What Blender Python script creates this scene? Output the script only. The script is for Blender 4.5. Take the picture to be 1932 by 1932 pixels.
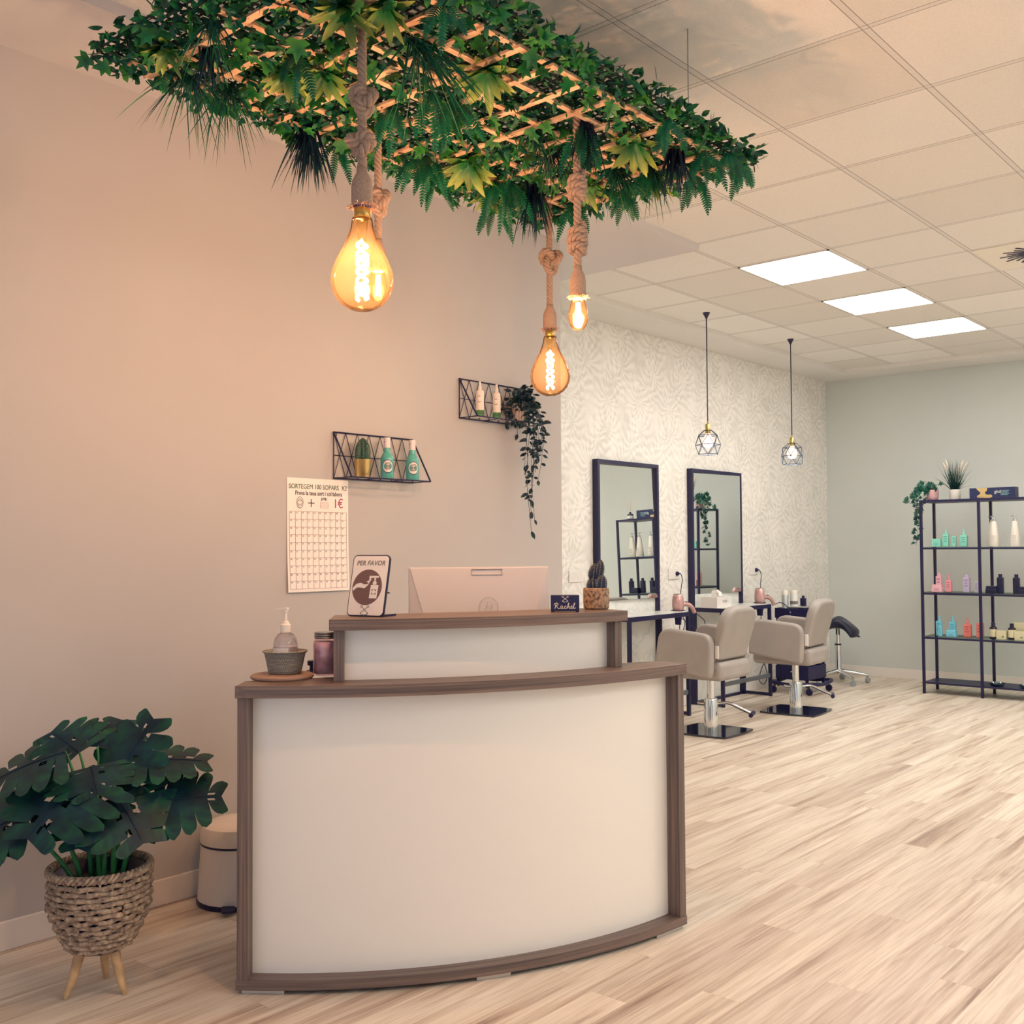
import bpy, bmesh, math, random
from mathutils import Vector, Matrix
for _o in list(bpy.data.objects): bpy.data.objects.remove(_o, do_unlink=True)
SC = bpy.context.scene; COL = SC.collection
PI = math.pi; rnd = random.Random(7)
CAMH = 1.308
# ------------------------------------------------------------------ camera, world, exposure, large lights
yw, pt, rl = .7159, .0340, -.0063
_f = Vector((-math.sin(yw)*math.cos(pt), math.cos(yw)*math.cos(pt), math.sin(pt)))
_r = Vector((math.cos(yw), math.sin(yw), 0)); _u = _r.cross(_f)
_R = _r*math.cos(rl)+_u*math.sin(rl); _U = -_r*math.sin(rl)+_u*math.cos(rl)
cam = bpy.data.cameras.new('camera'); cam.sensor_width = 36; cam.lens = 1965.083/1932*36
cam.clip_start = .05
camo = bpy.data.objects.new('camera', cam); COL.objects.link(camo)
camo.matrix_world = Matrix(((_R.x,_U.x,-_f.x,0),(_R.y,_U.y,-_f.y,0),(_R.z,_U.z,-_f.z,CAMH),(0,0,0,1)))
SC.camera = camo
SC.view_settings.view_transform = 'Standard'; SC.view_settings.look = 'None'
SC.view_settings.exposure = 0.36; SC.view_settings.gamma = 1.0; SC.view_settings.use_curve_mapping = False
SC.cycles.max_bounces = 10; SC.cycles.diffuse_bounces = 5; SC.cycles.transparent_max_bounces = 24
SC.cycles.sample_clamp_indirect = 6.0; SC.cycles.caustics_reflective = False; SC.cycles.caustics_refractive = False
W = bpy.data.worlds.new('daylight'); SC.world = W; W.use_nodes = True
W.node_tree.nodes['Background'].inputs[0].default_value = (.62,.72,1.0,1)
W.node_tree.nodes['Background'].inputs[1].default_value = .30
def area(name, loc, rot, sx, sy, power, col):
    l = bpy.data.lights.new(name,'AREA'); l.shape='RECTANGLE'; l.size=sx; l.size_y=sy; l.energy=power; l.color=col
    o = bpy.data.objects.new(name,l); COL.objects.link(o); o.location=loc; o.rotation_euler=rot; return o
# daylight through the shop front behind the photographer
area('shop_front_daylight', (.2,-2.75,1.45), (PI/2,0,0), 5.6, 2.5, 32, (.70,.84,1.0))

# ------------------------------------------------------------------ materials
def lin(c):
    return tuple((v/255/12.92 if v/255<=.04045 else ((v/255+.055)/1.055)**2.4) for v in c)+(1,)
def newmat(name):
    m = bpy.data.materials.new(name); m.use_nodes = True
    nt = m.node_tree; return m, nt, nt.nodes['Principled BSDF']
def N(nt, typ, **kw):
    n = nt.nodes.new(typ)
    for k,v in kw.items():
        if k.startswith('i_'):
            key = k[2:]; n.inputs[int(key) if key.isdigit() else key].default_value = v
        else: setattr(n,k,v)
    return n
def L(nt,a,b): nt.links.new(a,b)
def ramp(nt, fac, stops):
    r = N(nt,'ShaderNodeValToRGB'); e = r.color_ramp.elements
    while len(e)<len(stops): e.new(.5)
    for k,(p,c) in enumerate(stops): e[k].position=p; e[k].color=lin(c)
    if fac is not None: L(nt,fac,r.inputs[0])
    return r
def coords(nt, scale=(1,1,1), which='Object', rot=(0,0,0), loc=(0,0,0)):
    t = N(nt,'ShaderNodeTexCoord'); m = N(nt,'ShaderNodeMapping'); m.inputs['Scale'].default_value=scale
    m.inputs['Rotation'].default_value=rot; m.inputs['Location'].default_value=loc
    L(nt,t.outputs[which],m.inputs[0]); return m.outputs[0]
def bump(nt, b, h, strength=.3, dist=.01):
    n = N(nt,'ShaderNodeBump'); n.inputs['Strength'].default_value=strength; n.inputs['Distance'].default_value=dist
    L(nt,h,n.inputs['Height']); L(nt,n.outputs[0],b.inputs['Normal'])
def M(name, rgb, rough=.5, metal=0, spec=.5, var=0, vscale=8, bmp=0, bscale=60, coat=0):
    m, nt, b = newmat(name)
    b.inputs['Base Color'].default_value = lin(rgb); b.inputs['Roughness'].default_value=rough
    b.inputs['Metallic'].default_value=metal; b.inputs['Specular IOR Level'].default_value=spec
    if coat: b.inputs['Coat Weight'].default_value=coat; b.inputs['Coat Roughness'].default_value=.08
    if var:
        c = coords(nt); n = N(nt,'ShaderNodeTexNoise'); n.inputs['Scale'].default_value=vscale; n.inputs['Detail'].default_value=5
        L(nt,c,n.inputs['Vector'])
        d = tuple(max(0,min(255,v*(1-var))) for v in rgb); h = tuple(max(0,min(255,v*(1+var))) for v in rgb)
        r = ramp(nt,n.outputs[0],[(.3,d),(.7,h)]); L(nt,r.outputs[0],b.inputs['Base Color'])
    if bmp:
        c = coords(nt); n = N(nt,'ShaderNodeTexNoise'); n.inputs['Scale'].default_value=bscale; n.inputs['Detail'].default_value=4
        L(nt,c,n.inputs['Vector']); bump(nt,b,n.outputs[0],bmp,.004)
    return m
def Emat(name, rgb, strength):
    m, nt, b = newmat(name)
    b.inputs['Base Color'].default_value=lin(rgb); b.inputs['Emission Color'].default_value=lin(rgb); b.inputs['Emission Strength'].default_value=strength
    return m
def thin_glass(name, rgb, gloss=.12, rough=.02, film=0.0):
    # a thin shell: light passes, edges and highlights reflect
    m, nt, b = newmat(name); out = nt.nodes['Material Output']
    tr = N(nt,'ShaderNodeBsdfTransparent'); tr.inputs[0].default_value=lin(rgb)
    gl = N(nt,'ShaderNodeBsdfGlossy'); gl.inputs['Roughness'].default_value=rough
    lw = N(nt,'ShaderNodeLayerWeight'); lw.inputs[0].default_value=.25
    mm = N(nt,'ShaderNodeMath',operation='MULTIPLY_ADD'); mm.inputs[1].default_value=.4; mm.inputs[2].default_value=gloss
    L(nt,lw.outputs['Fresnel'],mm.inputs[0])
    mx = N(nt,'ShaderNodeMixShader'); L(nt,mm.outputs[0],mx.inputs[0]); L(nt,tr.outputs[0],mx.inputs[1]); L(nt,gl.outputs[0],mx.inputs[2])
    L(nt,mx.outputs[0],out.inputs[0]); return m
def edge_glass(name, rgb, edge, film):
    # tinted glass shell whose amber film shows more where the wall of the bulb is seen edge on
    m, nt, b = newmat(name); out = nt.nodes['Material Output']
    tr = N(nt,'ShaderNodeBsdfTransparent'); lw = N(nt,'ShaderNodeLayerWeight'); lw.inputs[0].default_value=.35
    r = N(nt,'ShaderNodeMix',data_type='RGBA'); r.inputs[6].default_value=lin(rgb); r.inputs[7].default_value=lin(edge)
    L(nt,lw.outputs['Facing'],r.inputs[0]); L(nt,r.outputs[2],tr.inputs[0])
    tl = N(nt,'ShaderNodeBsdfTranslucent'); tl.inputs[0].default_value=lin((255,192,130))
    gl = N(nt,'ShaderNodeBsdfGlossy'); gl.inputs['Roughness'].default_value=.03
    m1 = N(nt,'ShaderNodeMixShader'); m1.inputs[0].default_value=film; L(nt,tr.outputs[0],m1.inputs[1]); L(nt,tl.outputs[0],m1.inputs[2])
    fr = N(nt,'ShaderNodeLayerWeight'); fr.inputs[0].default_value=.12
    m2 = N(nt,'ShaderNodeMixShader'); L(nt,fr.outputs['Fresnel'],m2.inputs[0]); L(nt,m1.outputs[0],m2.inputs[1]); L(nt,gl.outputs[0],m2.inputs[2])
    L(nt,m2.outputs[0],out.inputs[0]); return m

# ------------------------------------------------------------------ mesh building
class MB:
    def __init__(s): s.v=[]; s.f=[]; s.m=[]; s.a=[]; s.T=None; s.mi=0
    def pt(s,p,a=0.0):
        p=Vector(p)
        if s.T is not None: p = s.T@p
        s.v.append(p); s.a.append(a); return len(s.v)-1
    def face(s,idx): s.f.append(tuple(idx)); s.m.append(s.mi)
    def box(s,x0,y0,z0,x1,y1,z1):
        i=[s.pt(p) for p in ((x0,y0,z0),(x1,y0,z0),(x1,y1,z0),(x0,y1,z0),(x0,y0,z1),(x1,y0,z1),(x1,y1,z1),(x0,y1,z1))]
        for q in ((0,3,2,1),(4,5,6,7),(0,1,5,4),(1,2,6,5),(2,3,7,6),(3,0,4,7)): s.face([i[k] for k in q])
        return s
    def quad(s,a,b,c,d):
        s.face([s.pt(a),s.pt(b),s.pt(c),s.pt(d)]); return s
    def bar(s,p,q,w,h=None,up=(0,0,1)):
        p=Vector(p);q=Vector(q);h=h or w;d=(q-p).normalized();u=Vector(up)
        if abs(d.dot(u))>.95:u=Vector((1,0,0))
        r=d.cross(u).normalized();u=r.cross(d)
        i=[]
        for c in (p,q):
            for a,b in ((-1,-1),(1,-1),(1,1),(-1,1)): i.append(s.pt(c+r*(a*w/2)+u*(b*h/2)))
        for k in ((3,2,1,0),(4,5,6,7),(0,1,5,4),(1,2,6,5),(2,3,7,6),(3,0,4,7)): s.face([i[j] for j in k])
        return s
    def tube(s,path,r,n=8,cap=True,closed=False):
        P=[Vector(p) for p in path]; R=r if isinstance(r,(list,tuple)) else [r]*len(P)
        m=len(P); T=[]
        for k in range(m):
            a=P[k-1] if (k>0 or closed) else P[k]; b=P[(k+1)%m] if (k<m-1 or closed) else P[k]
            d=(b-a); T.append(d.normalized() if d.length>1e-9 else Vector((0,0,1)))
        up=Vector((0,0,1)) if abs(T[0].z)<.9 else Vector((1,0,0))
        u=T[0].cross(up).normalized(); rings=[]
        for k in range(m):
            u=(u-T[k]*u.dot(T[k])); u=u.normalized() if u.length>1e-6 else T[k].orthogonal().normalized()
            w=T[k].cross(u)
            rings.append([s.pt(P[k]+(u*math.cos(2*PI*j/n)+w*math.sin(2*PI*j/n))*R[k]) for j in range(n)])
        for k in range(m if closed else m-1):
            A=rings[k];B=rings[(k+1)%m]
            for j in range(n): s.face((A[j],A[(j+1)%n],B[(j+1)%n],B[j]))
        if cap and not closed: s.face(rings[0][::-1]); s.face(rings[-1])
        return s
    def lathe(s,prof,n=24,c=(0,0,0),cap0=True,cap1=True,sx=1,sy=1,ang=0):
        c=Vector(c);rings=[]
        for r,z in prof:
            rings.append([s.pt(c+Vector((math.cos(2*PI*j/n+ang)*r*sx,math.sin(2*PI*j/n+ang)*r*sy,z))) for j in range(n)])
        for k in range(len(prof)-1):
            A=rings[k];B=rings[k+1]
            for j in range(n): s.face((A[j],A[(j+1)%n],B[(j+1)%n],B[j]))
        if cap0 and prof[0][0]>1e-5: s.face(rings[0][::-1])
        if cap1 and prof[-1][0]>1e-5: s.face(rings[-1])
        return s
    def prism(s,out,z0,z1):
        n=len(out);a=[s.pt((x,y,z0)) for x,y in out];b=[s.pt((x,y,z1)) for x,y in out]
        s.face(a[::-1]); s.face(b)
        for j in range(n): s.face((a[j],a[(j+1)%n],b[(j+1)%n],b[j]))
        return s
    def strip(s,pairs,attr=None):
        # pairs: list of (left,right) points
        idx=[]
        for k,(a,b) in enumerate(pairs):
            t=attr[k] if attr else 0.0
            idx.append((s.pt(a,t),s.pt(b,t)))
        for k in range(len(idx)-1): s.face((idx[k][0],idx[k][1],idx[k+1][1],idx[k+1][0]))
        return s
    def build(s,name,mat,parent=None,smooth=False,bevel=0,bseg=2,auto=None):
        me=bpy.data.meshes.new(name); me.from_pydata([tuple(p) for p in s.v],[],s.f)
        mats=mat if isinstance(mat,(list,tuple)) else [mat]
        for q in mats: me.materials.append(q)
        if len(mats)>1: me.polygons.foreach_set('material_index',s.m)
        if any(s.a):
            at=me.attributes.new('tip','FLOAT','POINT'); at.data.foreach_set('value',s.a)
        if smooth: me.polygons.foreach_set('use_smooth',[True]*len(me.polygons))
        me.update()
        if smooth and auto:
            me.set_sharp_from_angle(angle=math.radians(auto))
        o=bpy.data.objects.new(name,me); COL.objects.link(o)
        if parent is not None: o.parent=parent
        if bevel:
            md=o.modifiers.new('bevel','BEVEL'); md.width=bevel; md.segments=bseg; md.limit_method='ANGLE'; md.angle_limit=math.radians(40)
        return o
def tag(o,label=None,cat=None,group=None,kind=None):
    if label: o['label']=label
    if cat: o['category']=cat
    if group: o['group']=group
    if kind: o['kind']=kind
    return o
def thing(name,label,cat,loc=(0,0,0),rz=0,group=None):
    o=bpy.data.objects.new(name,None); o.empty_display_size=.05; COL.objects.link(o)
    o.location=loc; o.rotation_euler=(0,0,rz); return tag(o,label,cat,group)
def struct(o): o['kind']='structure'; return o
def dup(root,loc,rz=0,label=None,group=None,scale=None):
    r=root.copy(); COL.objects.link(r); r.location=loc; r.rotation_euler=(0,0,rz)
    if scale: r.scale=scale
    if label: r['label']=label
    if group: r['group']=group
    for ch in list(root.children):
        c=ch.copy(); COL.objects.link(c); c.parent=r
        for g in list(ch.children):
            d=g.copy(); COL.objects.link(d); d.parent=c
    return r
def text_into(mb,s,size,at,right,up,extr=.0006,shear=0,align='CENTER',squash=1.0,bold=0.0):
    cu=bpy.data.curves.new('t','FONT'); cu.body=s; cu.size=size; cu.extrude=extr; cu.shear=shear; cu.align_x=align; cu.align_y='CENTER'; cu.offset=bold; cu.resolution_u=3
    ob=bpy.data.objects.new('t',cu); COL.objects.link(ob)
    dg=bpy.context.evaluated_depsgraph_get(); me=bpy.data.meshes.new_from_object(ob.evaluated_get(dg))
    right=Vector(right).normalized(); up=Vector(up).normalized(); nn=right.cross(up); at=Vector(at); b=len(mb.v)
    for v in me.vertices: mb.pt(at+right*(v.co.x*squash)+up*v.co.y+nn*v.co.z)
    for p in me.polygons: mb.face([b+i for i in p.vertices])
    bpy.data.objects.remove(ob,do_unlink=True); bpy.data.curves.remove(cu); bpy.data.meshes.remove(me)
def ease(a,b,t): return a+(b-a)*t
def bez(p0,p1,p2,n=10):
    p0,p1,p2=Vector(p0),Vector(p1),Vector(p2)
    return [p0*(1-t)**2+p1*2*t*(1-t)+p2*t*t for t in [k/n for k in range(n+1)]]
def catmull(P,n=8):
    P=[Vector(p) for p in P]; Q=[P[0]*2-P[1]]+P+[P[-1]*2-P[-2]]; out=[]
    for k in range(1,len(Q)-2):
        a,b,c,d=Q[k-1:k+3]
        for j in range(n):
            t=j/n; out.append(.5*((2*b)+(c-a)*t+(2*a-5*b+4*c-d)*t*t+(3*b-a-3*c+d)*t**3))
    out.append(P[-1]); return out
# ------------------------------------------------------------------ room
XL=-3.534; XW=-4.60; XR=3.4; YE=4.48; YF=10.254; YB=-2.9; ZS=3.0; ZC=3.0395
GX0=-2.5521; GY0=4.5683
# wall paint
def wallmat(name, rgb):
    m,nt,b=newmat(name); c=coords(nt); n=N(nt,'ShaderNodeTexNoise'); n.inputs['Scale'].default_value=1.3; n.inputs['Detail'].default_value=3; L(nt,c,n.inputs['Vector'])
    r=ramp(nt,n.outputs[0],[(.3,tuple(v*.985 for v in rgb)),(.7,tuple(min(255,v*1.01) for v in rgb))]); L(nt,r.outputs[0],b.inputs['Base Color'])
    b.inputs['Roughness'].default_value=.75; b.inputs['Specular IOR Level'].default_value=.25
    n2=N(nt,'ShaderNodeTexNoise'); n2.inputs['Scale'].default_value=260; L(nt,c,n2.inputs['Vector']); bump(nt,b,n2.outputs[0],.05,.002)
    return m
m_wall=wallmat('painted_wall_beige',(191,187,186)); m_wallf=wallmat('painted_wall_grey_green',(205,211,208)); m_soff=wallmat('painted_soffit',(213,210,211))
# floor: light oak laminate planks running away from the shop front
m_floor,nt,b=newmat('laminate_planks')
t=N(nt,'ShaderNodeTexCoord'); sp=N(nt,'ShaderNodeSeparateXYZ'); L(nt,t.outputs['Object'],sp.inputs[0])
rw=N(nt,'ShaderNodeMath',operation='DIVIDE'); rw.inputs[1].default_value=.125; L(nt,sp.outputs['X'],rw.inputs[0]); rf=N(nt,'ShaderNodeMath',operation='FLOOR'); L(nt,rw.outputs[0],rf.inputs[0])
wn=N(nt,'ShaderNodeTexWhiteNoise',noise_dimensions='1D'); L(nt,rf.outputs[0],wn.inputs['W'])
ro=N(nt,'ShaderNodeMath',operation='MULTIPLY_ADD'); ro.inputs[1].default_value=1.28; L(nt,wn.outputs[0],ro.inputs[0]); L(nt,sp.outputs['Y'],ro.inputs[2])
cb=N(nt,'ShaderNodeCombineXYZ'); L(nt,ro.outputs[0],cb.inputs['X']); L(nt,sp.outputs['X'],cb.inputs['Y'])
br=N(nt,'ShaderNodeTexBrick'); br.offset=0; br.offset_frequency=1; br.inputs['Scale'].default_value=1; br.inputs['Brick Width'].default_value=1.28; br.inputs['Row Height'].default_value=.125
br.inputs['Mortar Size'].default_value=.0006; br.inputs['Mortar Smooth'].default_value=0; br.inputs['Bias'].default_value=0
br.inputs['Color1'].default_value=(0,0,0,1); br.inputs['Color2'].default_value=(1,1,1,1); br.inputs['Mortar'].default_value=(.5,.5,.5,1); L(nt,cb.outputs[0],br.inputs['Vector'])
# every plank samples its own stretch of grain
off=N(nt,'ShaderNodeMath',operation='MULTIPLY'); off.inputs[1].default_value=37.0; L(nt,br.outputs['Color'],off.inputs[0])
cb2=N(nt,'ShaderNodeCombineXYZ'); L(nt,sp.outputs['Y'],cb2.inputs['X']); L(nt,sp.outputs['X'],cb2.inputs['Y']); L(nt,off.outputs[0],cb2.inputs['Z'])
mp=N(nt,'ShaderNodeMapping'); mp.inputs['Scale'].default_value=(.42,8,1); L(nt,cb2.outputs[0],mp.inputs[0])
g1=N(nt,'ShaderNodeTexNoise'); g1.inputs['Scale'].default_value=1.9; g1.inputs['Detail'].default_value=9; g1.inputs['Roughness'].default_value=.66; g1.inputs['Distortion'].default_value=.35; L(nt,mp.outputs[0],g1.inputs['Vector'])
mp2=N(nt,'ShaderNodeMapping'); mp2.inputs['Scale'].default_value=(2.2,70,1); L(nt,cb2.outputs[0],mp2.inputs[0])
g2=N(nt,'ShaderNodeTexNoise'); g2.inputs['Scale'].default_value=1.5; g2.inputs['Detail'].default_value=4; L(nt,mp2.outputs[0],g2.inputs['Vector'])
r1=ramp(nt,g1.outputs[0],[(.26,(150,126,112)),(.36,(190,170,154)),(.45,(222,208,191)),(.58,(239,230,215)),(.76,(228,214,196))])
r2=ramp(nt,g2.outputs[0],[(.30,(226,219,215)),(.55,(255,255,255))])
mx=N(nt,'ShaderNodeMix',data_type='RGBA',blend_type='MULTIPLY'); mx.inputs[0].default_value=.8; L(nt,r1.outputs[0],mx.inputs[6]); L(nt,r2.outputs[0],mx.inputs[7])
rb=ramp(nt,br.outputs['Color'],[(0,(232,227,225)),(.5,(250,248,246)),(1,(255,255,255))])
mx2=N(nt,'ShaderNodeMix',data_type='RGBA',blend_type='MULTIPLY'); mx2.inputs[0].default_value=1; L(nt,mx.outputs[2],mx2.inputs[6]); L(nt,rb.outputs[0],mx2.inputs[7])
mo=N(nt,'ShaderNodeMix',data_type='RGBA'); L(nt,br.outputs['Fac'],mo.inputs[0]); L(nt,mx2.outputs[2],mo.inputs[6]); mo.inputs[7].default_value=lin((190,168,150))
L(nt,mo.outputs[2],b.inputs['Base Color']); b.inputs['Roughness'].default_value=.38; b.inputs['Specular IOR Level'].default_value=.35
bump(nt,b,g2.outputs[0],.06,.002)
# ceiling: mineral fibre tiles in a 600 mm grid
m_ceil,nt,b=newmat('ceiling_tiles')
t=N(nt,'ShaderNodeTexCoord'); mp=N(nt,'ShaderNodeMapping'); mp.inputs['Location'].default_value=(-GX0+6,-GY0+12,0); L(nt,t.outputs['Object'],mp.inputs[0])
br=N(nt,'ShaderNodeTexBrick'); br.offset=0; br.inputs['Scale'].default_value=1; br.inputs['Brick Width'].default_value=.6; br.inputs['Row Height'].default_value=.6
br.inputs['Mortar Size'].default_value=.0115; br.inputs['Mortar Smooth'].default_value=0; br.inputs['Bias'].default_value=0
br.inputs['Color1'].default_value=lin((227,223,217)); br.inputs['Color2'].default_value=lin((242,240,236)); br.inputs['Mortar'].default_value=lin((226,223,219)); L(nt,mp.outputs[0],br.inputs['Vector'])
# thin shadow gap on the two sides of each tile
sp=N(nt,'ShaderNodeSeparateXYZ'); L(nt,mp.outputs[0],sp.inputs[0]); gaps=[]
for ax in 'XY':
    md=N(nt,'ShaderNodeMath',operation='PINGPONG'); md.inputs[1].default_value=.3; L(nt,sp.outputs[ax],md.inputs[0])
    a=N(nt,'ShaderNodeMath',operation='COMPARE'); a.inputs[1].default_value=.0125; a.inputs[2].default_value=.0018; L(nt,md.outputs[0],a.inputs[0]); gaps.append(a)
ga=N(nt,'ShaderNodeMath',operation='MAXIMUM'); L(nt,gaps[0].outputs[0],ga.inputs[0]); L(nt,gaps[1].outputs[0],ga.inputs[1])
n=N(nt,'ShaderNodeTexNoise'); n.inputs['Scale'].default_value=190; n.inputs['Detail'].default_value=3; L(nt,t.outputs['Object'],n.inputs['Vector'])
rr=ramp(nt,n.outputs[0],[(.3,(240,240,240)),(.6,(255,255,255))])
mx=N(nt,'ShaderNodeMix',data_type='RGBA',blend_type='MULTIPLY'); mx.inputs[0].default_value=.6; L(nt,br.outputs['Color'],mx.inputs[6]); L(nt,rr.outputs[0],mx.inputs[7])
mg=N(nt,'ShaderNodeMix',data_type='RGBA'); L(nt,ga.outputs[0],mg.inputs[0]); L(nt,mx.outputs[2],mg.inputs[6]); mg.inputs[7].default_value=lin((158,154,152))
L(nt,mg.outputs[2],b.inputs['Base Color']); b.inputs['Roughness'].default_value=.85; b.inputs['Specular IOR Level'].default_value=.2
bump(nt,b,n.outputs[0],.08,.002)
# wallpaper: pale palm fronds bursting from points, staggered repeat
m_paper,nt,b=newmat('palm_wallpaper')
t=N(nt,'ShaderNodeTexCoord'); sp=N(nt,'ShaderNodeSeparateXYZ'); L(nt,t.outputs['Object'],sp.inputs[0])
def mth(op,a,b2=None,c=None):
    n=N(nt,'ShaderNodeMath',operation=op)
    for k,q in enumerate((a,b2,c)):
        if q is None: continue
        if isinstance(q,(int,float)): n.inputs[k].default_value=q
        else: L(nt,q,n.inputs[k])
    return n.outputs[0]
wn=N(nt,'ShaderNodeTexNoise'); wn.inputs['Scale'].default_value=3.2; wn.inputs['Detail'].default_value=2; L(nt,t.outputs['Object'],wn.inputs['Vector'])
wsp=N(nt,'ShaderNodeSeparateColor'); L(nt,wn.outputs['Color'],wsp.inputs[0])
yy=mth('ADD',sp.outputs['Y'],mth('MULTIPLY',mth('SUBTRACT',wsp.outputs[0],.5),.16)); zz=mth('ADD',sp.outputs['Z'],mth('MULTIPLY',mth('SUBTRACT',wsp.outputs[1],.5),.16))
PW,PH=.46,.40
n3=N(nt,'ShaderNodeTexNoise'); n3.inputs['Scale'].default_value=6; n3.inputs['Detail'].default_value=7; n3.inputs['Roughness'].default_value=.68; L(nt,t.outputs['Object'],n3.inputs['Vector'])
def tufts(dy,dz,nf,ph):
    y2=mth('ADD',yy,dy); z2=mth('ADD',zz,dz)
    row=mth('FLOOR',mth('DIVIDE',z2,PH)); sh=mth('MULTIPLY',mth('MODULO',row,2),.5)
    cu=mth('SUBTRACT',mth('FRACT',mth('ADD',mth('DIVIDE',y2,PW),sh)),.5); cv=mth('SUBTRACT',mth('FRACT',mth('DIVIDE',z2,PH)),.42)
    rad=mth('SQRT',mth('ADD',mth('MULTIPLY',cu,cu),mth('MULTIPLY',cv,cv)))
    an=mth('ADD',mth('ABSOLUTE',mth('ARCTAN2',cu,cv)),mth('MULTIPLY',n3.outputs[0],.9))
    an=mth('MULTIPLY',an,mth('ADD',1.0,mth('MULTIPLY',rad,.8)))
    fall=mth('MAXIMUM',mth('SUBTRACT',1.0,mth('MULTIPLY',rad,2.0)),0.0)
    frd=mth('MULTIPLY',mth('SINE',mth('ADD',mth('MULTIPLY',an,nf),ph)),.5); vein=mth('MULTIPLY',mth('SINE',mth('MULTIPLY',an,nf*5.0)),.22)
    return mth('MULTIPLY',mth('ADD',frd,vein),mth('MULTIPLY',fall,mth('ADD',.4,rad)))
PW,PH=.44,.50
pat=mth('ADD',mth('ADD',tufts(0,0,11.0,0),tufts(.22,.27,13.0,1.5)),mth('ADD',tufts(.11,.12,10.0,.7),mth('ADD',mth('MULTIPLY',mth('SUBTRACT',n3.outputs[0],.5),1.1),.45)))
r=ramp(nt,pat,[(.14,(212,211,204)),(.34,(221,219,213)),(.5,(232,229,223)),(.75,(239,236,231))])
L(nt,r.outputs[0],b.inputs['Base Color']); b.inputs['Roughness'].default_value=.6; b.inputs['Specular IOR Level'].default_value=.3
m_skirt=M('white_skirting',(232,226,220),.45)

struct(MB().box(XW-.1,YB,-.06,XR+.1,YF+.1,0).build('floor',m_floor))
struct(MB().box(XW-.1,YB,ZC,XR+.1,YF+.1,ZC+.08).build('ceiling',m_ceil))
struct(MB().box(XW,YB,0,XL,YE,ZS+.03).build('wall_left',m_wall,bevel=.004,bseg=2))
struct(MB().box(XW-.1,YE-.1,0,XW,YF+.1,ZC).build('wall_left_rear',m_paper))
struct(MB().box(XW,YF,0,XR,YF+.1,ZC).build('wall_far',m_wallf))
struct(MB().box(XR,YB,0,XR+.1,YF,ZC).build('wall_right',m_wallf))
# shop front behind the photographer: piers and lintel around the glazed opening
struct(MB().box(XL,YB-.1,2.75,XR,YB,ZC).box(XL,YB-.1,0,-2.7,YB,2.75).box(3.1,YB-.1,0,XR,YB,2.75).build('wall_front',m_wall))
# plasterboard soffit: strip over the reception wall with a return, border along the rear walls
xs=-3.062; ye2=5.166
s=MB()
s.box(XL,YB,ZS,xs,YE,ZC+.01); s.box(XW,YE,ZS,xs,ye2,ZC+.01)
struct(s.build('ceiling_soffit',m_soff)); s=MB(); s.box(XW,ye2,ZS,-4.222,YF,ZC+.01); s.box(-4.222,9.834,ZS,XR,YF,ZC+.01)
struct(s.build('trim_1',wallmat('painted_border',(228,226,222))))
for nm,bx in (('baseboard_left',(XL,YB,0,XL+.014,YE+.014,.095)),('baseboard_return',(XW,YE,0,XL+.014,YE+.014,.095)),('baseboard_left_rear',(XW,YE,0,XW+.014,YF,.095)),('baseboard_far',(XW,YF-.014,0,XR,YF,.095))):
    struct(MB().box(*bx).build(nm,m_skirt,bevel=.003))

# ------------------------------------------------------------------ recessed LED panels
m_led=Emat('led_diffuser',(255,250,243),1.0); m_led.node_tree.nodes['Principled BSDF'].inputs['Emission Strength'].default_value=17.0
m_white=M('white_satin',(228,224,220),.35); m_black=M('black_metal',(26,24,70),.4,spec=.4)
def led(i,j,label,group='recessed light panels'):
    x=GX0+.6*i; y=GY0+.6*j
    t=thing('ceiling_light',label,'ceiling light',(x+.3,y+.3,ZC),0,group)
    f=MB(); w=.296
    for a in (-1,1): f.box(-w,a*w-(.012 if a>0 else 0),-.006,w,a*w+(0 if a>0 else .012),0); f.box(a*w-(.012 if a>0 else 0),-w,-.006,a*w+(0 if a>0 else .012),w,0)
    f.build('frame',m_white,t); MB().box(-.285,-.285,-.004,.285,.285,-.001).build('diffuser',m_led,t)
led(-1,2,'glowing square ceiling panel nearest the hanging greenery of the row of three'); led(-1,4,'glowing square ceiling panel in the middle of the row of three'); led(-1,6,'glowing square ceiling panel closest to the far wall')
for i,j in ((4,1),(4,4),(4,7),(6,-3),(6,-1),(8,-5),(8,-2),(8,1),(8,4),(8,7)): led(i,j,'added glowing square ceiling panel out of view, brightening the room')  # unseen panels added to brighten the desk front, far wall and room
# swirl air diffuser
t=thing('air_diffuser','white square ceiling air outlet with radial black slots','air vent',(GX0+.9,GY0+2.1,ZC))
MB().box(-.29,-.29,-.006,.29,.29,0).build('plate',M('white_vent_plate',(240,234,222),.5),t,bevel=.003)
s=MB()
for k in range(24):
    a=2*PI*k/24; r0,r1=(.065,.205)
    if k%2: r1=.17
    d=Vector((math.cos(a),math.sin(a),0)); q=Vector((-math.sin(a),math.cos(a),0)); o=q*.035
    s.bar(d*r0+o+Vector((0,0,-.0075)),d*r1+o+Vector((0,0,-.0075)),.013,.003)
s.build('slots',m_black,t)
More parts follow.
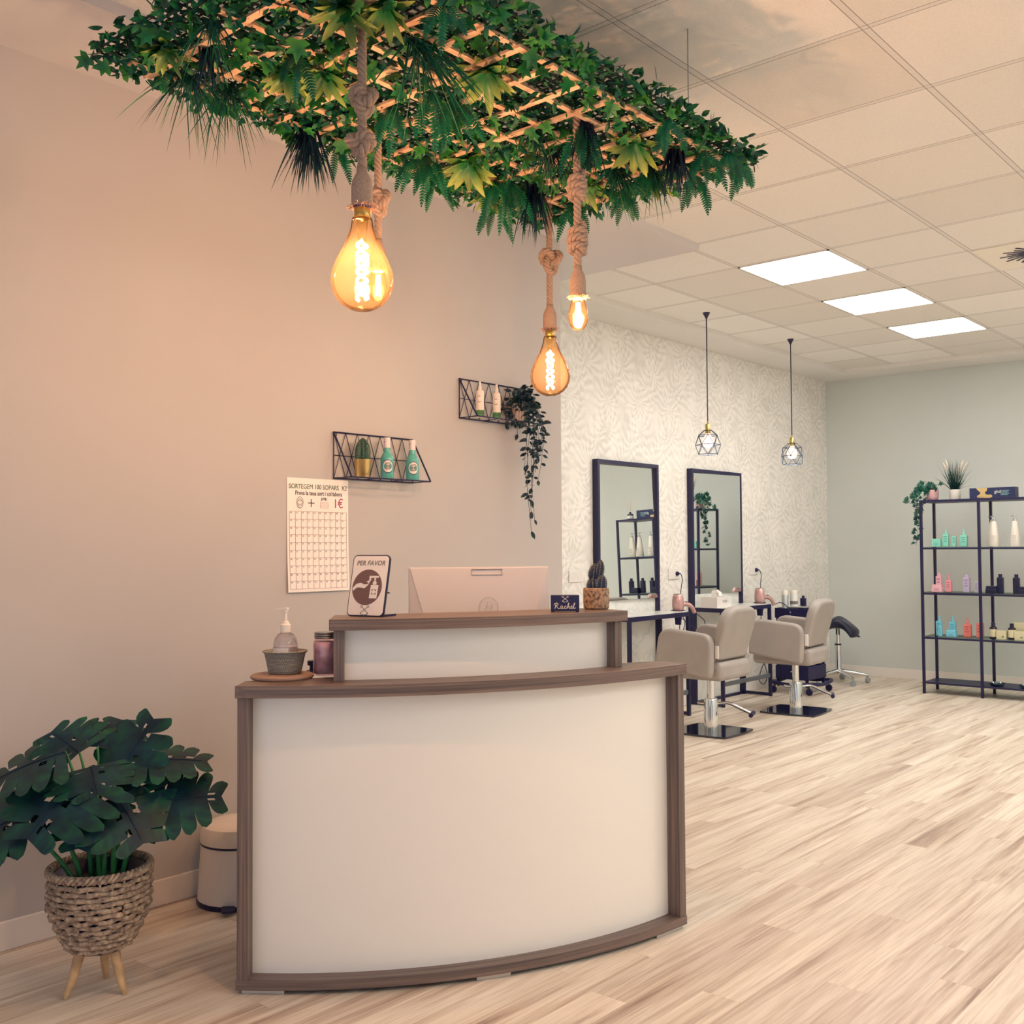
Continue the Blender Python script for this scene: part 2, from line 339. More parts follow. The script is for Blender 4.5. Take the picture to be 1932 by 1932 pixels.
# ------------------------------------------------------------------ wood for the desk
def wood(name, axis):
    m,nt,b=newmat(name); t=N(nt,'ShaderNodeTexCoord'); sp=N(nt,'ShaderNodeSeparateXYZ'); L(nt,t.outputs['Object'],sp.inputs[0])
    def mt(op,a,c=None):
        n=N(nt,'ShaderNodeMath',operation=op)
        for k,q_ in enumerate((a,c)):
            if q_ is None: continue
            if isinstance(q_,(int,float)): n.inputs[k].default_value=q_
            else: L(nt,q_,n.inputs[k])
        return n.outputs[0]
    cb=N(nt,'ShaderNodeCombineXYZ')
    if axis=='X':   # grain follows the curved edge
        dx=mt('SUBTRACT',sp.outputs['X'],.75); yr=mt('ADD',sp.outputs['Y'],mt('SUBTRACT',mt('SQRT',mt('MAXIMUM',mt('SUBTRACT',1.7583**2,mt('MULTIPLY',dx,dx)),.01)),1.5903))
        L(nt,mt('MULTIPLY',sp.outputs['X'],.45),cb.inputs[0]); L(nt,mt('MULTIPLY',yr,42.),cb.inputs[1]); L(nt,mt('MULTIPLY',sp.outputs['Z'],60.),cb.inputs[2])
    else:
        L(nt,mt('MULTIPLY',sp.outputs['X'],55.),cb.inputs[0]); L(nt,mt('MULTIPLY',sp.outputs['Y'],42.),cb.inputs[1]); L(nt,mt('MULTIPLY',sp.outputs['Z'],.45),cb.inputs[2])
    n=N(nt,'ShaderNodeTexNoise'); n.inputs['Scale'].default_value=2.0; n.inputs['Detail'].default_value=4; n.inputs['Roughness'].default_value=.6; n.inputs['Distortion'].default_value=.1; L(nt,cb.outputs[0],n.inputs['Vector'])
    n2=N(nt,'ShaderNodeTexNoise'); n2.inputs['Scale'].default_value=9.0; n2.inputs['Detail'].default_value=2; L(nt,cb.outputs[0],n2.inputs['Vector'])
    r=ramp(nt,n.outputs[0],[(.30,(90,80,82)),(.44,(112,97,92)),(.55,(128,109,101)),(.70,(146,123,113))])
    r2=ramp(nt,n2.outputs[0],[(.35,(206,202,204)),(.6,(255,255,255))])
    mx=N(nt,'ShaderNodeMix',data_type='RGBA',blend_type='MULTIPLY'); mx.inputs[0].default_value=.8; L(nt,r.outputs[0],mx.inputs[6]); L(nt,r2.outputs[0],mx.inputs[7])
    L(nt,mx.outputs[2],b.inputs['Base Color']); b.inputs['Roughness'].default_value=.42; b.inputs['Specular IOR Level'].default_value=.4
    bump(nt,b,n2.outputs[0],.06,.001); return m
wd_x=wood('walnut_laminate_long','X'); wd_z=wood('walnut_laminate_upright','Z')
m_gloss=M('white_gloss_panel',(244,239,232),.22,spec=.5); m_alu=M('brushed_aluminium',(196,192,188),.35,metal=.8)
# desk: local x runs along the curved front, local y towards the wall
DA=(-2.656,1.806); DR=math.radians(61.08); DL=1.5; SAG=.168
RR=(DL*DL/4+SAG*SAG)/(2*SAG)
def arc(t): return math.sqrt(max(0,RR*RR-(t-DL/2)**2))-(RR-SAG)
YBK=.50
def warp(s):  # the ends of the desk follow the radius of its curve
    s.v=[Vector((DL/2+(p.x-DL/2)*(1-.40*max(0,p.y+arc(min(max(p.x,0),DL)))/(DL/2)),p.y,p.z)) for p in s.v]; return s
def band(t0,t1,f0,f1,z0,z1,n=40):
    # solid between y=f0(t) (front) and y=f1(t) (back)
    out=[(ease(t0,t1,k/n),f0(ease(t0,t1,k/n))) for k in range(n+1)]+[(ease(t1,t0,k/n),f1(ease(t1,t0,k/n))) for k in range(n+1)]
    return warp(MB().prism(out,z0,z1))
desk=thing('reception_desk','curved white reception desk with walnut edges and a raised counter','reception desk',(DA[0],DA[1],0),DR)
ZL,ZU=.903,1.093
for a0,a1 in ((.012,.13),(.69,.80),(1.36,1.488)):
    warp(MB().prism([(a0,-arc(a0)+.006),(a1,-arc(a1)+.006),(a1,-arc(a1)+.05),(a0,-arc(a0)+.05)],0,.0125)).build('foot_plate',m_alu,desk,bevel=.001)
for a0 in (.02,1.36): warp(MB().box(a0,.40,0,a0+.11,.48,.0125)).build('foot_plate',m_alu,desk,bevel=.001)
band(-.003,DL+.003,lambda t:-arc(min(max(t,0),DL)),lambda t:YBK,.0125,.042).build('plinth_panel',wd_x,desk,bevel=.0015)
for k,(a,b_) in enumerate(((0,.03),(DL-.03,DL))):
    warp(MB().prism([(a,-arc(a)+.001),(b_,-arc(b_)+.001),(b_,YBK),(a,YBK)],.042,ZL-.036)).build('side_panel',wd_z,desk,bevel=.0012)
band(.03,DL-.03,lambda t:-arc(t)+.052,lambda t:-arc(t)+.068,.042,ZL-.036).build('front_panel',m_gloss,desk,smooth=True,auto=35)
band(-.008,DL+.008,lambda t:-arc(min(max(t,0),DL))-.010,lambda t:.10,ZL-.036,ZL).build('counter_top',wd_x,desk,bevel=.0015)
U0,U1=.262,1.283
for a in (U0,U1-.032):
    warp(MB().prism([(a,-arc(a)+.078),(a+.032,-arc(a+.032)+.078),(a+.032,.10),(a,.10)],ZL,ZU-.034)).build('riser_post',wd_z,desk,bevel=.0012)
band(U0+.032,U1-.032,lambda t:-arc(t)+.118,lambda t:-arc(t)+.132,ZL,ZU-.034).build('riser_panel',m_gloss,desk,smooth=True,auto=35)
band(U0-.012,U1+.012,lambda t:-arc(t)+.060,lambda t:-arc(t)*.25+.195,ZU-.034,ZU).build('raised_top',wd_x,desk,bevel=.0015)
warp(MB().box(.03,.10,.72,DL-.03,YBK,.745)).build('work_surface',wd_x,desk)
def dk(t,n_,z): # desk coordinates -> world
    c,sn=math.cos(DR),math.sin(DR); return Vector((DA[0]+t*c+n_*sn, DA[1]+t*sn-n_*c, z))
def world_rz(a): return a

# ---- sign with the hand sanitizer pictogram
m_paper2=M('printed_paper',(232,226,222),.5); m_ink=M('dark_print',(30,26,66),.5); m_brown=M('brown_print',(112,86,84),.5); m_greyp=M('grey_print',(120,116,116),.5)
def rrect(w,h,r,n=6,x0=0,y0=0):
    out=[]
    for cx,cy,a0 in ((w/2-r,h/2-r,0),(-w/2+r,h/2-r,PI/2),(-w/2+r,-h/2+r,PI),(w/2-r,-h/2+r,1.5*PI)):
        for k in range(n+1):
            a=a0+PI/2*k/n; out.append((x0+cx+r*math.cos(a),y0+cy+r*math.sin(a)))
    return out
def poly(mb,pts,z,th=.0005): mb.prism(pts,z,z+th)
SW,SH=.140,.197
sign=thing('counter_sign','small upright PER FAVOR sign with round hand sanitizer picture on a stand','sign',(-2.499,2.165,ZU),.246)
TI=Matrix.Rotation(PI/2-.224,4,'X')   # local: x right, y up the face, z towards the viewer
def face_T(off): return Matrix.Translation((0,0,.002))@TI@Matrix.Translation((0,SH/2,off))
s=MB(); s.T=face_T(0); s.prism(rrect(SW,SH,.016),-.008,0); s.build('casing',M('navy_casing',(22,24,66),.35),sign,bevel=.001)
s=MB(); s.T=face_T(.0002); s.prism(rrect(SW-.007,SH-.007,.013),0,.0006); s.build('face_card',m_paper2,sign)
s=MB(); s.T=face_T(.0008)
cx,cy,R0=-.004,-.006,.057
poly(s,[(cx+R0*math.cos(2*PI*k/48)*.98,cy+R0*math.sin(2*PI*k/48)) for k in range(48)],0,.0004); s.build('picture_disc',m_brown,sign)
s=MB(); s.T=face_T(.0013)
def P_(pts): poly(s,[(cx+x*R0,cy+y*R0) for x,y in pts],0,.0004)
P_([(.22,-.62),(.72,-.62),(.76,.12),(.26,.12)]); P_([(.36,.14),(.62,.14),(.60,.30),(.54,.36),(.44,.36),(.38,.30)]); P_([(.44,.38),(.54,.38),(.54,.52),(.44,.52)]); P_([(.10,.52),(.72,.54),(.72,.64),(.10,.64)]); P_([(.10,.42),(.24,.42),(.20,.52),(.10,.52)])
P_([(-.94,-.05),(-.72,.18),(-.45,.24),(-.2,.16),(.02,.18),(.22,.40),(.14,.42),(-.05,.30),(-.08,.34),(.10,.24),(.05,.10),(-.15,-.06),(-.45,-.02),(-.66,-.02),(-.9,-.22)])
s.build('pictogram',M('white_print',(230,225,222),.5),sign)
s=MB(); s.T=face_T(.0018)
for dx,dy in ((-.09,.05),(.09,.05),(-.09,-.13),(.09,-.13)):
    sx=1 if dx>0 else -1; sy=1 if dy>0 else -1
    P_([(.49+dx-.05*sx,-.22+dy+.05*sy),(.49+dx+.05*sx,-.22+dy+.05*sy),(.49+dx+.05*sx,-.22+dy-.05*sy),(.49+dx,-.22+dy-.05*sy),(.49+dx,-.22+dy),(.49+dx-.05*sx,-.22+dy)][::(1 if sx*sy<0 else -1)])
s.build('dispenser_label',m_brown,sign)
s=MB(); s.T=face_T(.0012); text_into(s,'PER FAVOR',.0215,(0,.071,0),(1,0,0),(0,1,0),.0002,shear=.2,bold=.0004)
def scissors(s,ox,oy,q,z=0):
    for sg in (1,-1):
        s.bar((ox-sg*.9*q,oy-.55*q,z),(ox+sg*.55*q,oy+.6*q,z),.12*q,.0004)
        s.tube([(ox+sg*(.78*q)+.22*q*math.cos(a),oy+.78*q+.2*q*math.sin(a),z) for a in [2*PI*k/16 for k in range(16)]],.05*q,5,closed=True)
    s.tube([(ox-.95*q,oy-.5*q,z),(ox-.5*q,oy-.85*q,z),(ox-.1*q,oy-.8*q,z)],.08*q,5); s.tube([(ox+.95*q,oy-.5*q,z),(ox+.5*q,oy-.85*q,z),(ox+.1*q,oy-.8*q,z)],.08*q,5)
s.build('lettering',m_greyp,sign); s=MB(); s.T=face_T(.0012); scissors(s,-.003,-.080,.016); s.build('scissors_emblem',m_greyp,sign)
MB().bar((.0,.045,.075),(.045,.075,.073),.004).build('easel_pin',m_black,sign); MB().bar((-.03,.035,.11),(-.03,.085,.0),.005).build('easel_leg',m_black,sign); MB().bar((.06,.012,.004),(.06,.085,.004),.006).build('easel_leg',m_black,sign)

# ---- all in one monitor seen from behind
m_mon=M('pale_grey_plastic',(196,194,198),.5,bmp=.05,bscale=400); m_mond=M('grey_plastic',(164,160,166),.5)
mc=dk(.87,-.335,0); MWd,MHt=.505,.36
mon=thing('desktop_monitor','pale grey all in one computer seen from behind on the desk','monitor',(mc.x,mc.y,.745),math.radians(47.5))
mt=Matrix.Rotation(math.radians(-5),4,'X'); mt=Matrix.Translation((0,0,.135))@mt
s=MB(); s.T=mt; s.box(-MWd/2,-.008,0,MWd/2,.010,MHt); s.build('screen',m_mon,mon,bevel=.006,bseg=3)
s=MB(); s.T=mt   # tapered rear housing
zb=MHt-.006
A=[(-MWd/2+.004,-.008,.0),(MWd/2-.004,-.008,.0),(MWd/2-.004,-.008,zb),(-MWd/2+.004,-.008,zb)]; B=[(-MWd/2+.105,-.040,.0),(MWd/2-.105,-.040,0),(MWd/2-.006,-.012,zb),(-MWd/2+.006,-.012,zb)]
ia=[s.pt(p) for p in A]; ib=[s.pt(p) for p in B]; s.face(ib)
for k in range(4): s.face((ia[k],ia[(k+1)%4],ib[(k+1)%4],ib[k]))
s.build('rear_housing',m_mon,mon)
s=MB(); s.T=mt@Matrix.Translation((0,-.0135,0))
def frame_rect(s,x0,z0,x1,z1,w,y0,y1):
    s.box(x0,y0,z0,x1,y1,z0+w); s.box(x0,y0,z1-w,x1,y1,z1); s.box(x0,y0,z0,x0+w,y1,z1); s.box(x1-w,y0,z0,x1,y1,z1)
frame_rect(s,-.028,.330,.082,.352,.0015,-.0035,.001); s.build('camera_cover',m_mond,mon)
s=MB(); s.T=mt@Matrix.Translation((.03,-.0275,.215))@Matrix.Rotation(math.radians(4.6),4,'X'); s.tube([(.034*math.cos(2*PI*k/40),0,.034*math.sin(2*PI*k/40)) for k in range(40)],.0009,5,closed=True)
s.bar((-.012,0,-.012),(-.003,0,.018),.0025,.001); s.bar((.004,0,-.018),(.013,0,.012),.0025,.001); s.bar((-.006,0,.004),(.0,0,.004),.002,.001); s.bar((.008,0,.004),(.016,0,.004),.002,.001); s.build('emblem',m_mond,mon)
MB().box(-.10,-.07,0,.10,.09,.012).box(-.05,-.03,.012,.05,-.012,.20).build('stand',m_mon,mon,bevel=.003)

# ---- little name sign
card=thing('counter_name_block','small dark block with white script lettering and crossed scissors','sign',(-2.148,2.735,ZU),.703)
MB().box(-.047,-.016,.003,.047,.022,.056).build('block',M('navy_block',(24,22,72),.35),card,bevel=.002)
for q in (-.041,.041): MB().box(q-.005,-.012,0,q+.005,.015,.003).build('foot',m_black,card)
m_wpr=M('white_lettering',(236,228,220),.5); m_ink2=m_ink
s=MB()
def stroke(pts,ox,oz,q,r=.0009): s.tube(catmull([(ox+x*q,-.0165,oz+z*q) for x,z in pts],5),r,5)
q=.0125; oz=.0115; ox=-.036
stroke([(.15,0),(.35,.75),(.5,1.35)],ox,oz,q,.0012); stroke([(-.1,.95),(.1,1.3),(.6,1.5),(1.0,1.25),(.85,.9),(.4,.72)],ox,oz,q); stroke([(.4,.72),(.75,.45),(1.0,.05),(1.3,0),(1.5,.2)],ox,oz,q)
stroke([(2.15,.62),(1.85,.72),(1.6,.35),(1.75,.02),(2.05,.25),(2.2,.68),(2.15,.1),(2.4,.05),(2.6,.25)],ox,oz,q); stroke([(3.15,.55),(2.95,.7),(2.7,.35),(2.85,0),(3.1,.05),(3.35,.3)],ox,oz,q)
stroke([(3.4,.35),(3.85,1.2),(3.8,1.5),(3.62,1.1),(3.55,0)],ox,oz,q); stroke([(3.55,.05),(3.8,.62),(4.0,.6),(4.0,.1),(4.2,.03),(4.35,.2)],ox,oz,q)
stroke([(4.35,.25),(4.7,.5),(4.65,.72),(4.42,.55),(4.42,.12),(4.7,0),(4.95,.25)],ox,oz,q); stroke([(4.95,.3),(5.4,1.2),(5.38,1.5),(5.18,1.1),(5.15,.15),(5.35,0),(5.65,.25)],ox,oz,q)
s.T=Matrix.Translation((0,-.0163,.042))@Matrix.Rotation(PI/2,4,'X'); _b=s.build('lettering',m_wpr,card); s=MB(); s.T=Matrix.Translation((0,-.0163,.042))@Matrix.Rotation(PI/2,4,'X'); scissors(s,0,.0,.0105); s.build('scissors_emblem',m_wpr,card)

# ---- cactus in a cork pot
m_cork,nt,b=newmat('cork'); c=coords(nt); n=N(nt,'ShaderNodeTexVoronoi'); n.inputs['Scale'].default_value=150; L(nt,c,n.inputs['Vector'])
n2=N(nt,'ShaderNodeTexNoise'); n2.inputs['Scale'].default_value=90; n2.inputs['Detail'].default_value=4; L(nt,c,n2.inputs['Vector'])
r=ramp(nt,n2.outputs[0],[(.34,(80,62,60)),(.47,(148,122,102)),(.7,(182,154,128))]); L(nt,r.outputs[0],b.inputs['Base Color']); b.inputs['Roughness'].default_value=.85; bump(nt,b,n2.outputs[0],.5,.004)
m_cact=M('dark_cactus_skin',(22,34,66),.45,var=.25,vscale=30); m_spine=M('pale_spines',(150,158,140),.6); m_soil=M('dark_soil',(52,44,56),.9,var=.3,vscale=60,bmp=.6,bscale=120)
pc=Vector((-2.150,2.912,ZU))
pot=thing('potted_cactus','small branching cactus in a chunky cork pot on the raised counter','potted cactus',pc)
MB().lathe([(.0,0),(.040,0),(.0455,.006),(.0465,.030),(.0465,.066),(.044,.0745),(.039,.0745),(.038,.066),(.0,.066)],8,ang=PI/8,cap0=False,cap1=False).build('pot',m_cork,pot,bevel=.003)
def cactus_stem(s,spn,base,top,r,ribs=7):
    base=Vector(base);top=Vector(top);d=top-base;ax=d.normalized();u=ax.orthogonal().normalized();w=ax.cross(u);n=ribs*4;rings=[];K=12
    for k in range(K+1):
        t=k/K; rr=r*(math.sin(PI*min(1,.18+t*.82))**.55 if t>.25 else .75+.25*t/.25)
        if k==K: rr=.0008
        ring=[]
        for j in range(n):
            a=2*PI*j/n; q=rr*(1+.16*math.cos(ribs*a)); ring.append(s.pt(base+d*t+(u*math.cos(a)+w*math.sin(a))*q))
        rings.append(ring)
    for k in range(K):
        for j in range(n): s.face((rings[k][j],rings[k][(j+1)%n],rings[k+1][(j+1)%n],rings[k+1][j]))
    s.face(rings[-1])
    for j in range(ribs):
        a=2*PI*j/ribs; o=u*math.cos(a)+w*math.sin(a)
        for k in range(1,9):
            t=k/9; rr=r*1.16*(math.sin(PI*min(1,.18+t*.82))**.55 if t>.25 else .75+.25*t/.25); p=base+d*t+o*rr
            spn.tube([p-ax*.0012-o*.0008,p+o*.0006,p+ax*.0012-o*.0008],.0011,4)
            for q in (-1,1): spn.bar(p,p+o*.004+(ax*rnd.uniform(-.003,.003)+ax.cross(o)*q*.003),.0004)
s=MB();spn=MB()
cactus_stem(s,spn,(-.006,-.004,.062),(-.012,-.004,.112),.0215); cactus_stem(s,spn,(-.010,.0,.100),(-.004,.002,.158),.0185); cactus_stem(s,spn,(.016,.006,.062),(.022,.008,.120),.0165); cactus_stem(s,spn,(.010,.006,.112),(.016,.010,.170),.0125)
s.build('cactus_body',m_cact,pot,smooth=True,auto=60); spn.build('spines',m_spine,pot); MB().lathe([(0,.0665),(.039,.0665)],16,cap0=False).build('soil',m_soil,pot)

# ---- cork trivet, woven bowl, soap pump, pink jar on the lower counter
m_wed=M('brown_leather_mat',(166,134,118),.7,bmp=.3,bscale=90)
tv=dk(.150,-.135,ZL)
s=MB().lathe([(0,0),(.094,0),(.098,.004),(.098,.009),(.094,.013),(0,.013)],48,cap0=False); s.T=None
o=s.build('round_mat',m_wed); o.location=tv; tag(o,'round brown mat under the woven bowl on the desk end','mat')
def weave(name,ca,cb,cd,sc=(170,170,170),rot=(0,0,.6)):
    m,nt,b=newmat(name); c=coords(nt,sc,rot=rot); n=N(nt,'ShaderNodeTexBrick'); n.inputs['Scale'].default_value=1; n.inputs['Mortar Size'].default_value=.12; n.inputs['Brick Width'].default_value=1.3; n.inputs['Row Height'].default_value=.7
    n.inputs['Color1'].default_value=lin(ca); n.inputs['Color2'].default_value=lin(cb); n.inputs['Mortar'].default_value=lin(cd)
    sp=N(nt,'ShaderNodeSeparateXYZ'); tt=N(nt,'ShaderNodeTexCoord'); L(nt,tt.outputs['Object'],sp.inputs[0])
    at=N(nt,'ShaderNodeMath',operation='ARCTAN2'); L(nt,sp.outputs['Y'],at.inputs[0]); L(nt,sp.outputs['X'],at.inputs[1])
    a2=N(nt,'ShaderNodeMath',operation='MULTIPLY'); a2.inputs[1].default_value=11.5; L(nt,at.outputs[0],a2.inputs[0])
    z2=N(nt,'ShaderNodeMath',operation='MULTIPLY'); z2.inputs[1].default_value=150; L(nt,sp.outputs['Z'],z2.inputs[0])
    sk=N(nt,'ShaderNodeMath',operation='ADD'); z3=N(nt,'ShaderNodeMath',operation='MULTIPLY'); z3.inputs[1].default_value=.45; L(nt,z2.outputs[0],z3.inputs[0]); L(nt,a2.outputs[0],sk.inputs[0]); L(nt,z3.outputs[0],sk.inputs[1])
    cbn=N(nt,'ShaderNodeCombineXYZ'); L(nt,sk.outputs[0],cbn.inputs[0]); L(nt,z2.outputs[0],cbn.inputs[1]); L(nt,cbn.outputs[0],n.inputs['Vector'])
    L(nt,n.outputs[0],b.inputs['Base Color']); b.inputs['Roughness'].default_value=.8
    iv=N(nt,'ShaderNodeMath',operation='SUBTRACT'); iv.inputs[0].default_value=1; L(nt,n.outputs['Fac'],iv.inputs[1]); bump(nt,b,iv.outputs[0],.8,.003); return m
m_weave=weave('woven_seagrass_grey',(190,184,168),(168,162,150),(84,88,96))
bw=thing('woven_bowl','small grey woven bowl holding the soap pump bottle','bowl',dk(.160,-.148,ZL+.013)); bw.scale=(1,1,.93)
MB().lathe([(.0,.0),(.046,0),(.052,.006),(.057,.030),(.064,.066),(.069,.073),(.070,.0755),(.066,.0755),(.060,.068),(.054,.032),(.048,.008),(0,.006)],40,cap0=False,cap1=False,sx=1.04,sy=.96).build('bowl_body',m_weave,bw,smooth=True)
MB().tube([(.0695*1.04*math.cos(2*PI*k/48),.0695*.96*math.sin(2*PI*k/48),.0755) for k in range(48)],.0028,6,closed=True).build('rim',m_weave,bw,smooth=True)
m_clear=thin_glass('clear_plastic',(240,238,242),.10); m_gel=M('clear_gel',(214,200,200),.2)
sb=thing('soap_pump_bottle','clear round soap bottle with white pump standing in the woven bowl','soap bottle',dk(.162,-.150,ZL+.0195),.3); sb.scale=(1.1,1.1,1.18)
MB().lathe([(.030,0),(.035,.003),(.0352,.052),(.0345,.072),(.0305,.088),(.022,.099),(.0125,.104),(.0125,.108)],32,cap1=False).build('bottle',m_clear,sb,smooth=True,auto=60)
MB().lathe([(0,.002),(.032,.003),(.0333,.05),(.0327,.066),(0,.066)],28,cap0=False,cap1=False).build('liquid',M('pale_liquid',(216,202,204),.25,spec=.5),sb,smooth=True,auto=50)
s=MB(); K=14
lab=[((.0358*math.sin(a),-.0358*math.cos(a),.016),(.0358*math.sin(a),-.0358*math.cos(a),.064)) for a in [ease(-.95,.85,k/K) for k in range(K+1)]]
s.strip(lab); s.build('label',m_paper2,sb)
for w,z in (('Cherry',.046),('Blossom',.038)):
    s=MB(); text_into(s,w,.0095,(.002,-.0368,z),(1,0,.0),(0,0,1),.0002,squash=.95); s.build('lettering',m_greyp,sb)
m_wp=M('white_plastic',(232,226,216),.35)
MB().lathe([(.0145,.103),(.0145,.124),(.010,.127),(.009,.133),(.005,.134),(.0042,.156),(.0065,.157),(.0065,.166),(0,.167)],20,cap0=True).bar((.008,0,.166),(-.032,0,.1635),.011,.007).build('pump',m_wp,sb,bevel=.001)
jar=thing('pink_jar','pink glass jar with ribbed metal lid beside the riser post','jar',dk(.292,-.165,ZL)); jar.scale=(1.2,1.2,1.22)
MB().lathe([(.030,0),(.034,.004),(.034,.082),(.030,.092),(.028,.096)],28).build('jar_body',thin_glass('pink_glass',(252,236,238),.06),jar,smooth=True,auto=50)
MB().lathe([(0,.003),(.0315,.005),(.0315,.080),(.028,.088),(0,.088)],24,cap0=False,cap1=False).build('pink_filling',M('pink_filling',(234,192,200),.6,var=.16,vscale=40),jar,smooth=True)
MB().lathe([(.0295,.096),(.0310,.098),(.0298,.101),(.0310,.104),(.0298,.107),(.0310,.110),(.0300,.113),(0,.114)],28).build('lid',M('pewter_lid',(140,140,146),.35,metal=.9),jar,smooth=True,auto=40)
sd=thing('tape_dispenser','small black object half hidden behind the pink jar','stationery',dk(.262,-.235,ZL),.4)
MB().lathe([(.0,0),(.022,0),(.022,.008),(.012,.010),(.010,.022),(.018,.026),(.018,.04),(0,.042)],16,cap0=False,cap1=False).build('holder',m_black,sd,smooth=True,auto=40)
# ------------------------------------------------------------------ hanging greenery panel
def leafmat(name, base, tip, rough=.42, p=(.15,.85), trans=.12):
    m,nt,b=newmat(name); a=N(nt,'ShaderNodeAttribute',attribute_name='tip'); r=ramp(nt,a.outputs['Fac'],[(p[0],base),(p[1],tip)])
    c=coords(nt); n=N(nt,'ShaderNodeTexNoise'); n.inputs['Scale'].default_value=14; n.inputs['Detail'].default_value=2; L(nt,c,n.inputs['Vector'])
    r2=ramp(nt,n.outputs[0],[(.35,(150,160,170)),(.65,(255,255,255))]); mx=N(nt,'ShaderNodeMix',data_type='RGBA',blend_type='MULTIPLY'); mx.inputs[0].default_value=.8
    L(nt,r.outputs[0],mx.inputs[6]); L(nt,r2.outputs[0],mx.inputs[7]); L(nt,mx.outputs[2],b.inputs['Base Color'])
    b.inputs['Roughness'].default_value=rough; b.inputs['Specular IOR Level'].default_value=.35
    return m
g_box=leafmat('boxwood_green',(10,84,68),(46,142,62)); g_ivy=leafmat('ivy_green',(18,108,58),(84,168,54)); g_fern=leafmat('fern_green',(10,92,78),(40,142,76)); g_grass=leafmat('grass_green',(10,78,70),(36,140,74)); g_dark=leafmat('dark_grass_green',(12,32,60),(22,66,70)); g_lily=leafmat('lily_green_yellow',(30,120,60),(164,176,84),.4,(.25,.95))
def frame(d,nrm):
    d=Vector(d).normalized(); n=Vector(nrm); n=n-d*n.dot(d); n=n.normalized() if n.length>1e-4 else d.orthogonal().normalized(); return d,n,d.cross(n)
def blade(mb,p,d,nrm,ln,w,curl=.3,seg=5,t0=0,t1=1,fold=.15,shape='lance',grav=0):
    d,n,s=frame(d,nrm); p=Vector(p); pts=[];at=[]
    pos=p.copy(); dr=d.copy()
    for k in range(seg+1):
        t=k/seg
        wd=w*(math.sin(PI*min(1,t*.92+.08))**.8 if shape=='lance' else (1-t)**.6 if shape=='blade' else math.sin(PI*min(1,t*.9+.1))) if k<seg else w*.04
        sd=dr.cross(n)
        pts.append((pos-sd*wd/2,pos+n*(-fold*wd),pos+sd*wd/2)); at.append(ease(t0,t1,t))
        dr=(dr-n*(curl/seg)+Vector((0,0,-grav/seg))).normalized(); n=(n-dr*n.dot(dr)).normalized(); pos=pos+dr*(ln/seg)
    idx=[[mb.pt(q,a) for q in tr] for tr,a in zip(pts,at)]
    for k in range(seg):
        a,b=idx[k],idx[k+1]
        mb.face((a[0],a[1],b[1],b[0])); mb.face((a[1],a[2],b[2],b[1]))
def starleaf(mb,p,d,nrm,sz,t=.3):
    d,n,s=frame(d,nrm); p=Vector(p); c=mb.pt(p+d*sz*.45-n*sz*.06,t*.3)
    out=[(0,.0),(-.28,-.08),(-.56,.10),(-.30,.30),(-.52,.62),(-.17,.60),(0,1.05),(.17,.60),(.52,.62),(.30,.30),(.56,.10),(.28,-.08)]
    ids=[mb.pt(p+s*(x*sz)+d*(y*sz)+n*(sz*.10*(abs(x)*1.2-.3)),t+ .4*(abs(x)+abs(y-.45))) for x,y in out]
    for k in range(len(ids)): mb.face((c,ids[k],ids[(k+1)%len(ids)]))
def frond(mb,p,d,ln,w,grav=.8,n=17,droop=0,nrm=None):
    d=Vector(d).normalized(); pos=Vector(p); nr=Vector(nrm) if nrm else Vector((rnd.uniform(-1,1),rnd.uniform(-1,1),.4)); st=ln/n
    path=[pos.copy()]
    for k in range(n):
        t=(k+.5)/n; d=(d+Vector((0,0,-grav/n))).normalized(); q=nr-d*nr.dot(d); q=q.normalized() if q.length>1e-4 else d.orthogonal().normalized(); s=d.cross(q); pos=pos+d*st; path.append(pos.copy())
        wl=w*(math.sin(PI*(t*.86+.14))**.7)
        for sg in (-1,1):
            a=pos; dd=(s*sg+d*.32-q*.15).normalized(); e=a+dd*wl/2; ww=st*.43
            i=[mb.pt(a-d*ww,.2),mb.pt(a+d*ww,.2),mb.pt(a+dd*wl*.28+d*ww*1.05,.4),mb.pt(e+d*ww*.5,.8),mb.pt(a+dd*wl*.28-d*ww*.75,.4)]
            mb.face(i)
    mb.tube(path,[.0016*(1-.8*k/n) for k in range(n+1)],4,cap=False)
PX0,PX1,PY0,PY1,PZ=-2.74,-1.735,1.40,3.35,2.69
panel=thing('hanging_greenery_panel','rectangular trellis panel of artificial ferns, ivy and grass hung from the ceiling','greenery panel',((PX0+PX1)/2,(PY0+PY1)/2,PZ))
PO=Vector(((PX0+PX1)/2,(PY0+PY1)/2,PZ))
def loc(x,y,z=PZ): return Vector((x,y,z))-PO
m_slat,nt,b=newmat('trellis_wood'); c=coords(nt,(9,9,9)); n=N(nt,'ShaderNodeTexNoise'); n.inputs['Scale'].default_value=2.2; n.inputs['Detail'].default_value=6; L(nt,c,n.inputs['Vector']); r=ramp(nt,n.outputs[0],[(.3,(176,140,112)),(.5,(212,176,146)),(.7,(226,194,164))]); L(nt,r.outputs[0],b.inputs['Base Color']); b.inputs['Roughness'].default_value=.6; bump(nt,b,n.outputs[0],.3,.004)
ys=[1.53+.1445*k for k in range(13)]; xx=[-1.807-.1445*k for k in range(7)]
s=MB()
for y in ys: s.bar(loc(-2.70,y,PZ-.034),loc(-1.785,y,PZ-.034),.023,.008)
for x in xx: s.bar(loc(x,1.46,PZ-.026),loc(x,3.30,PZ-.026),.021,.008)
s.build('trellis',m_slat,panel)
m_net=M('dark_green_netting',(18,38,44),.7)
s=MB(); st=.0285
k=0
while PX0+k*st<=PX1: s.bar(loc(PX0+k*st,PY0,PZ+.006),loc(PX0+k*st,PY1,PZ+.006),.0055,.004); k+=1
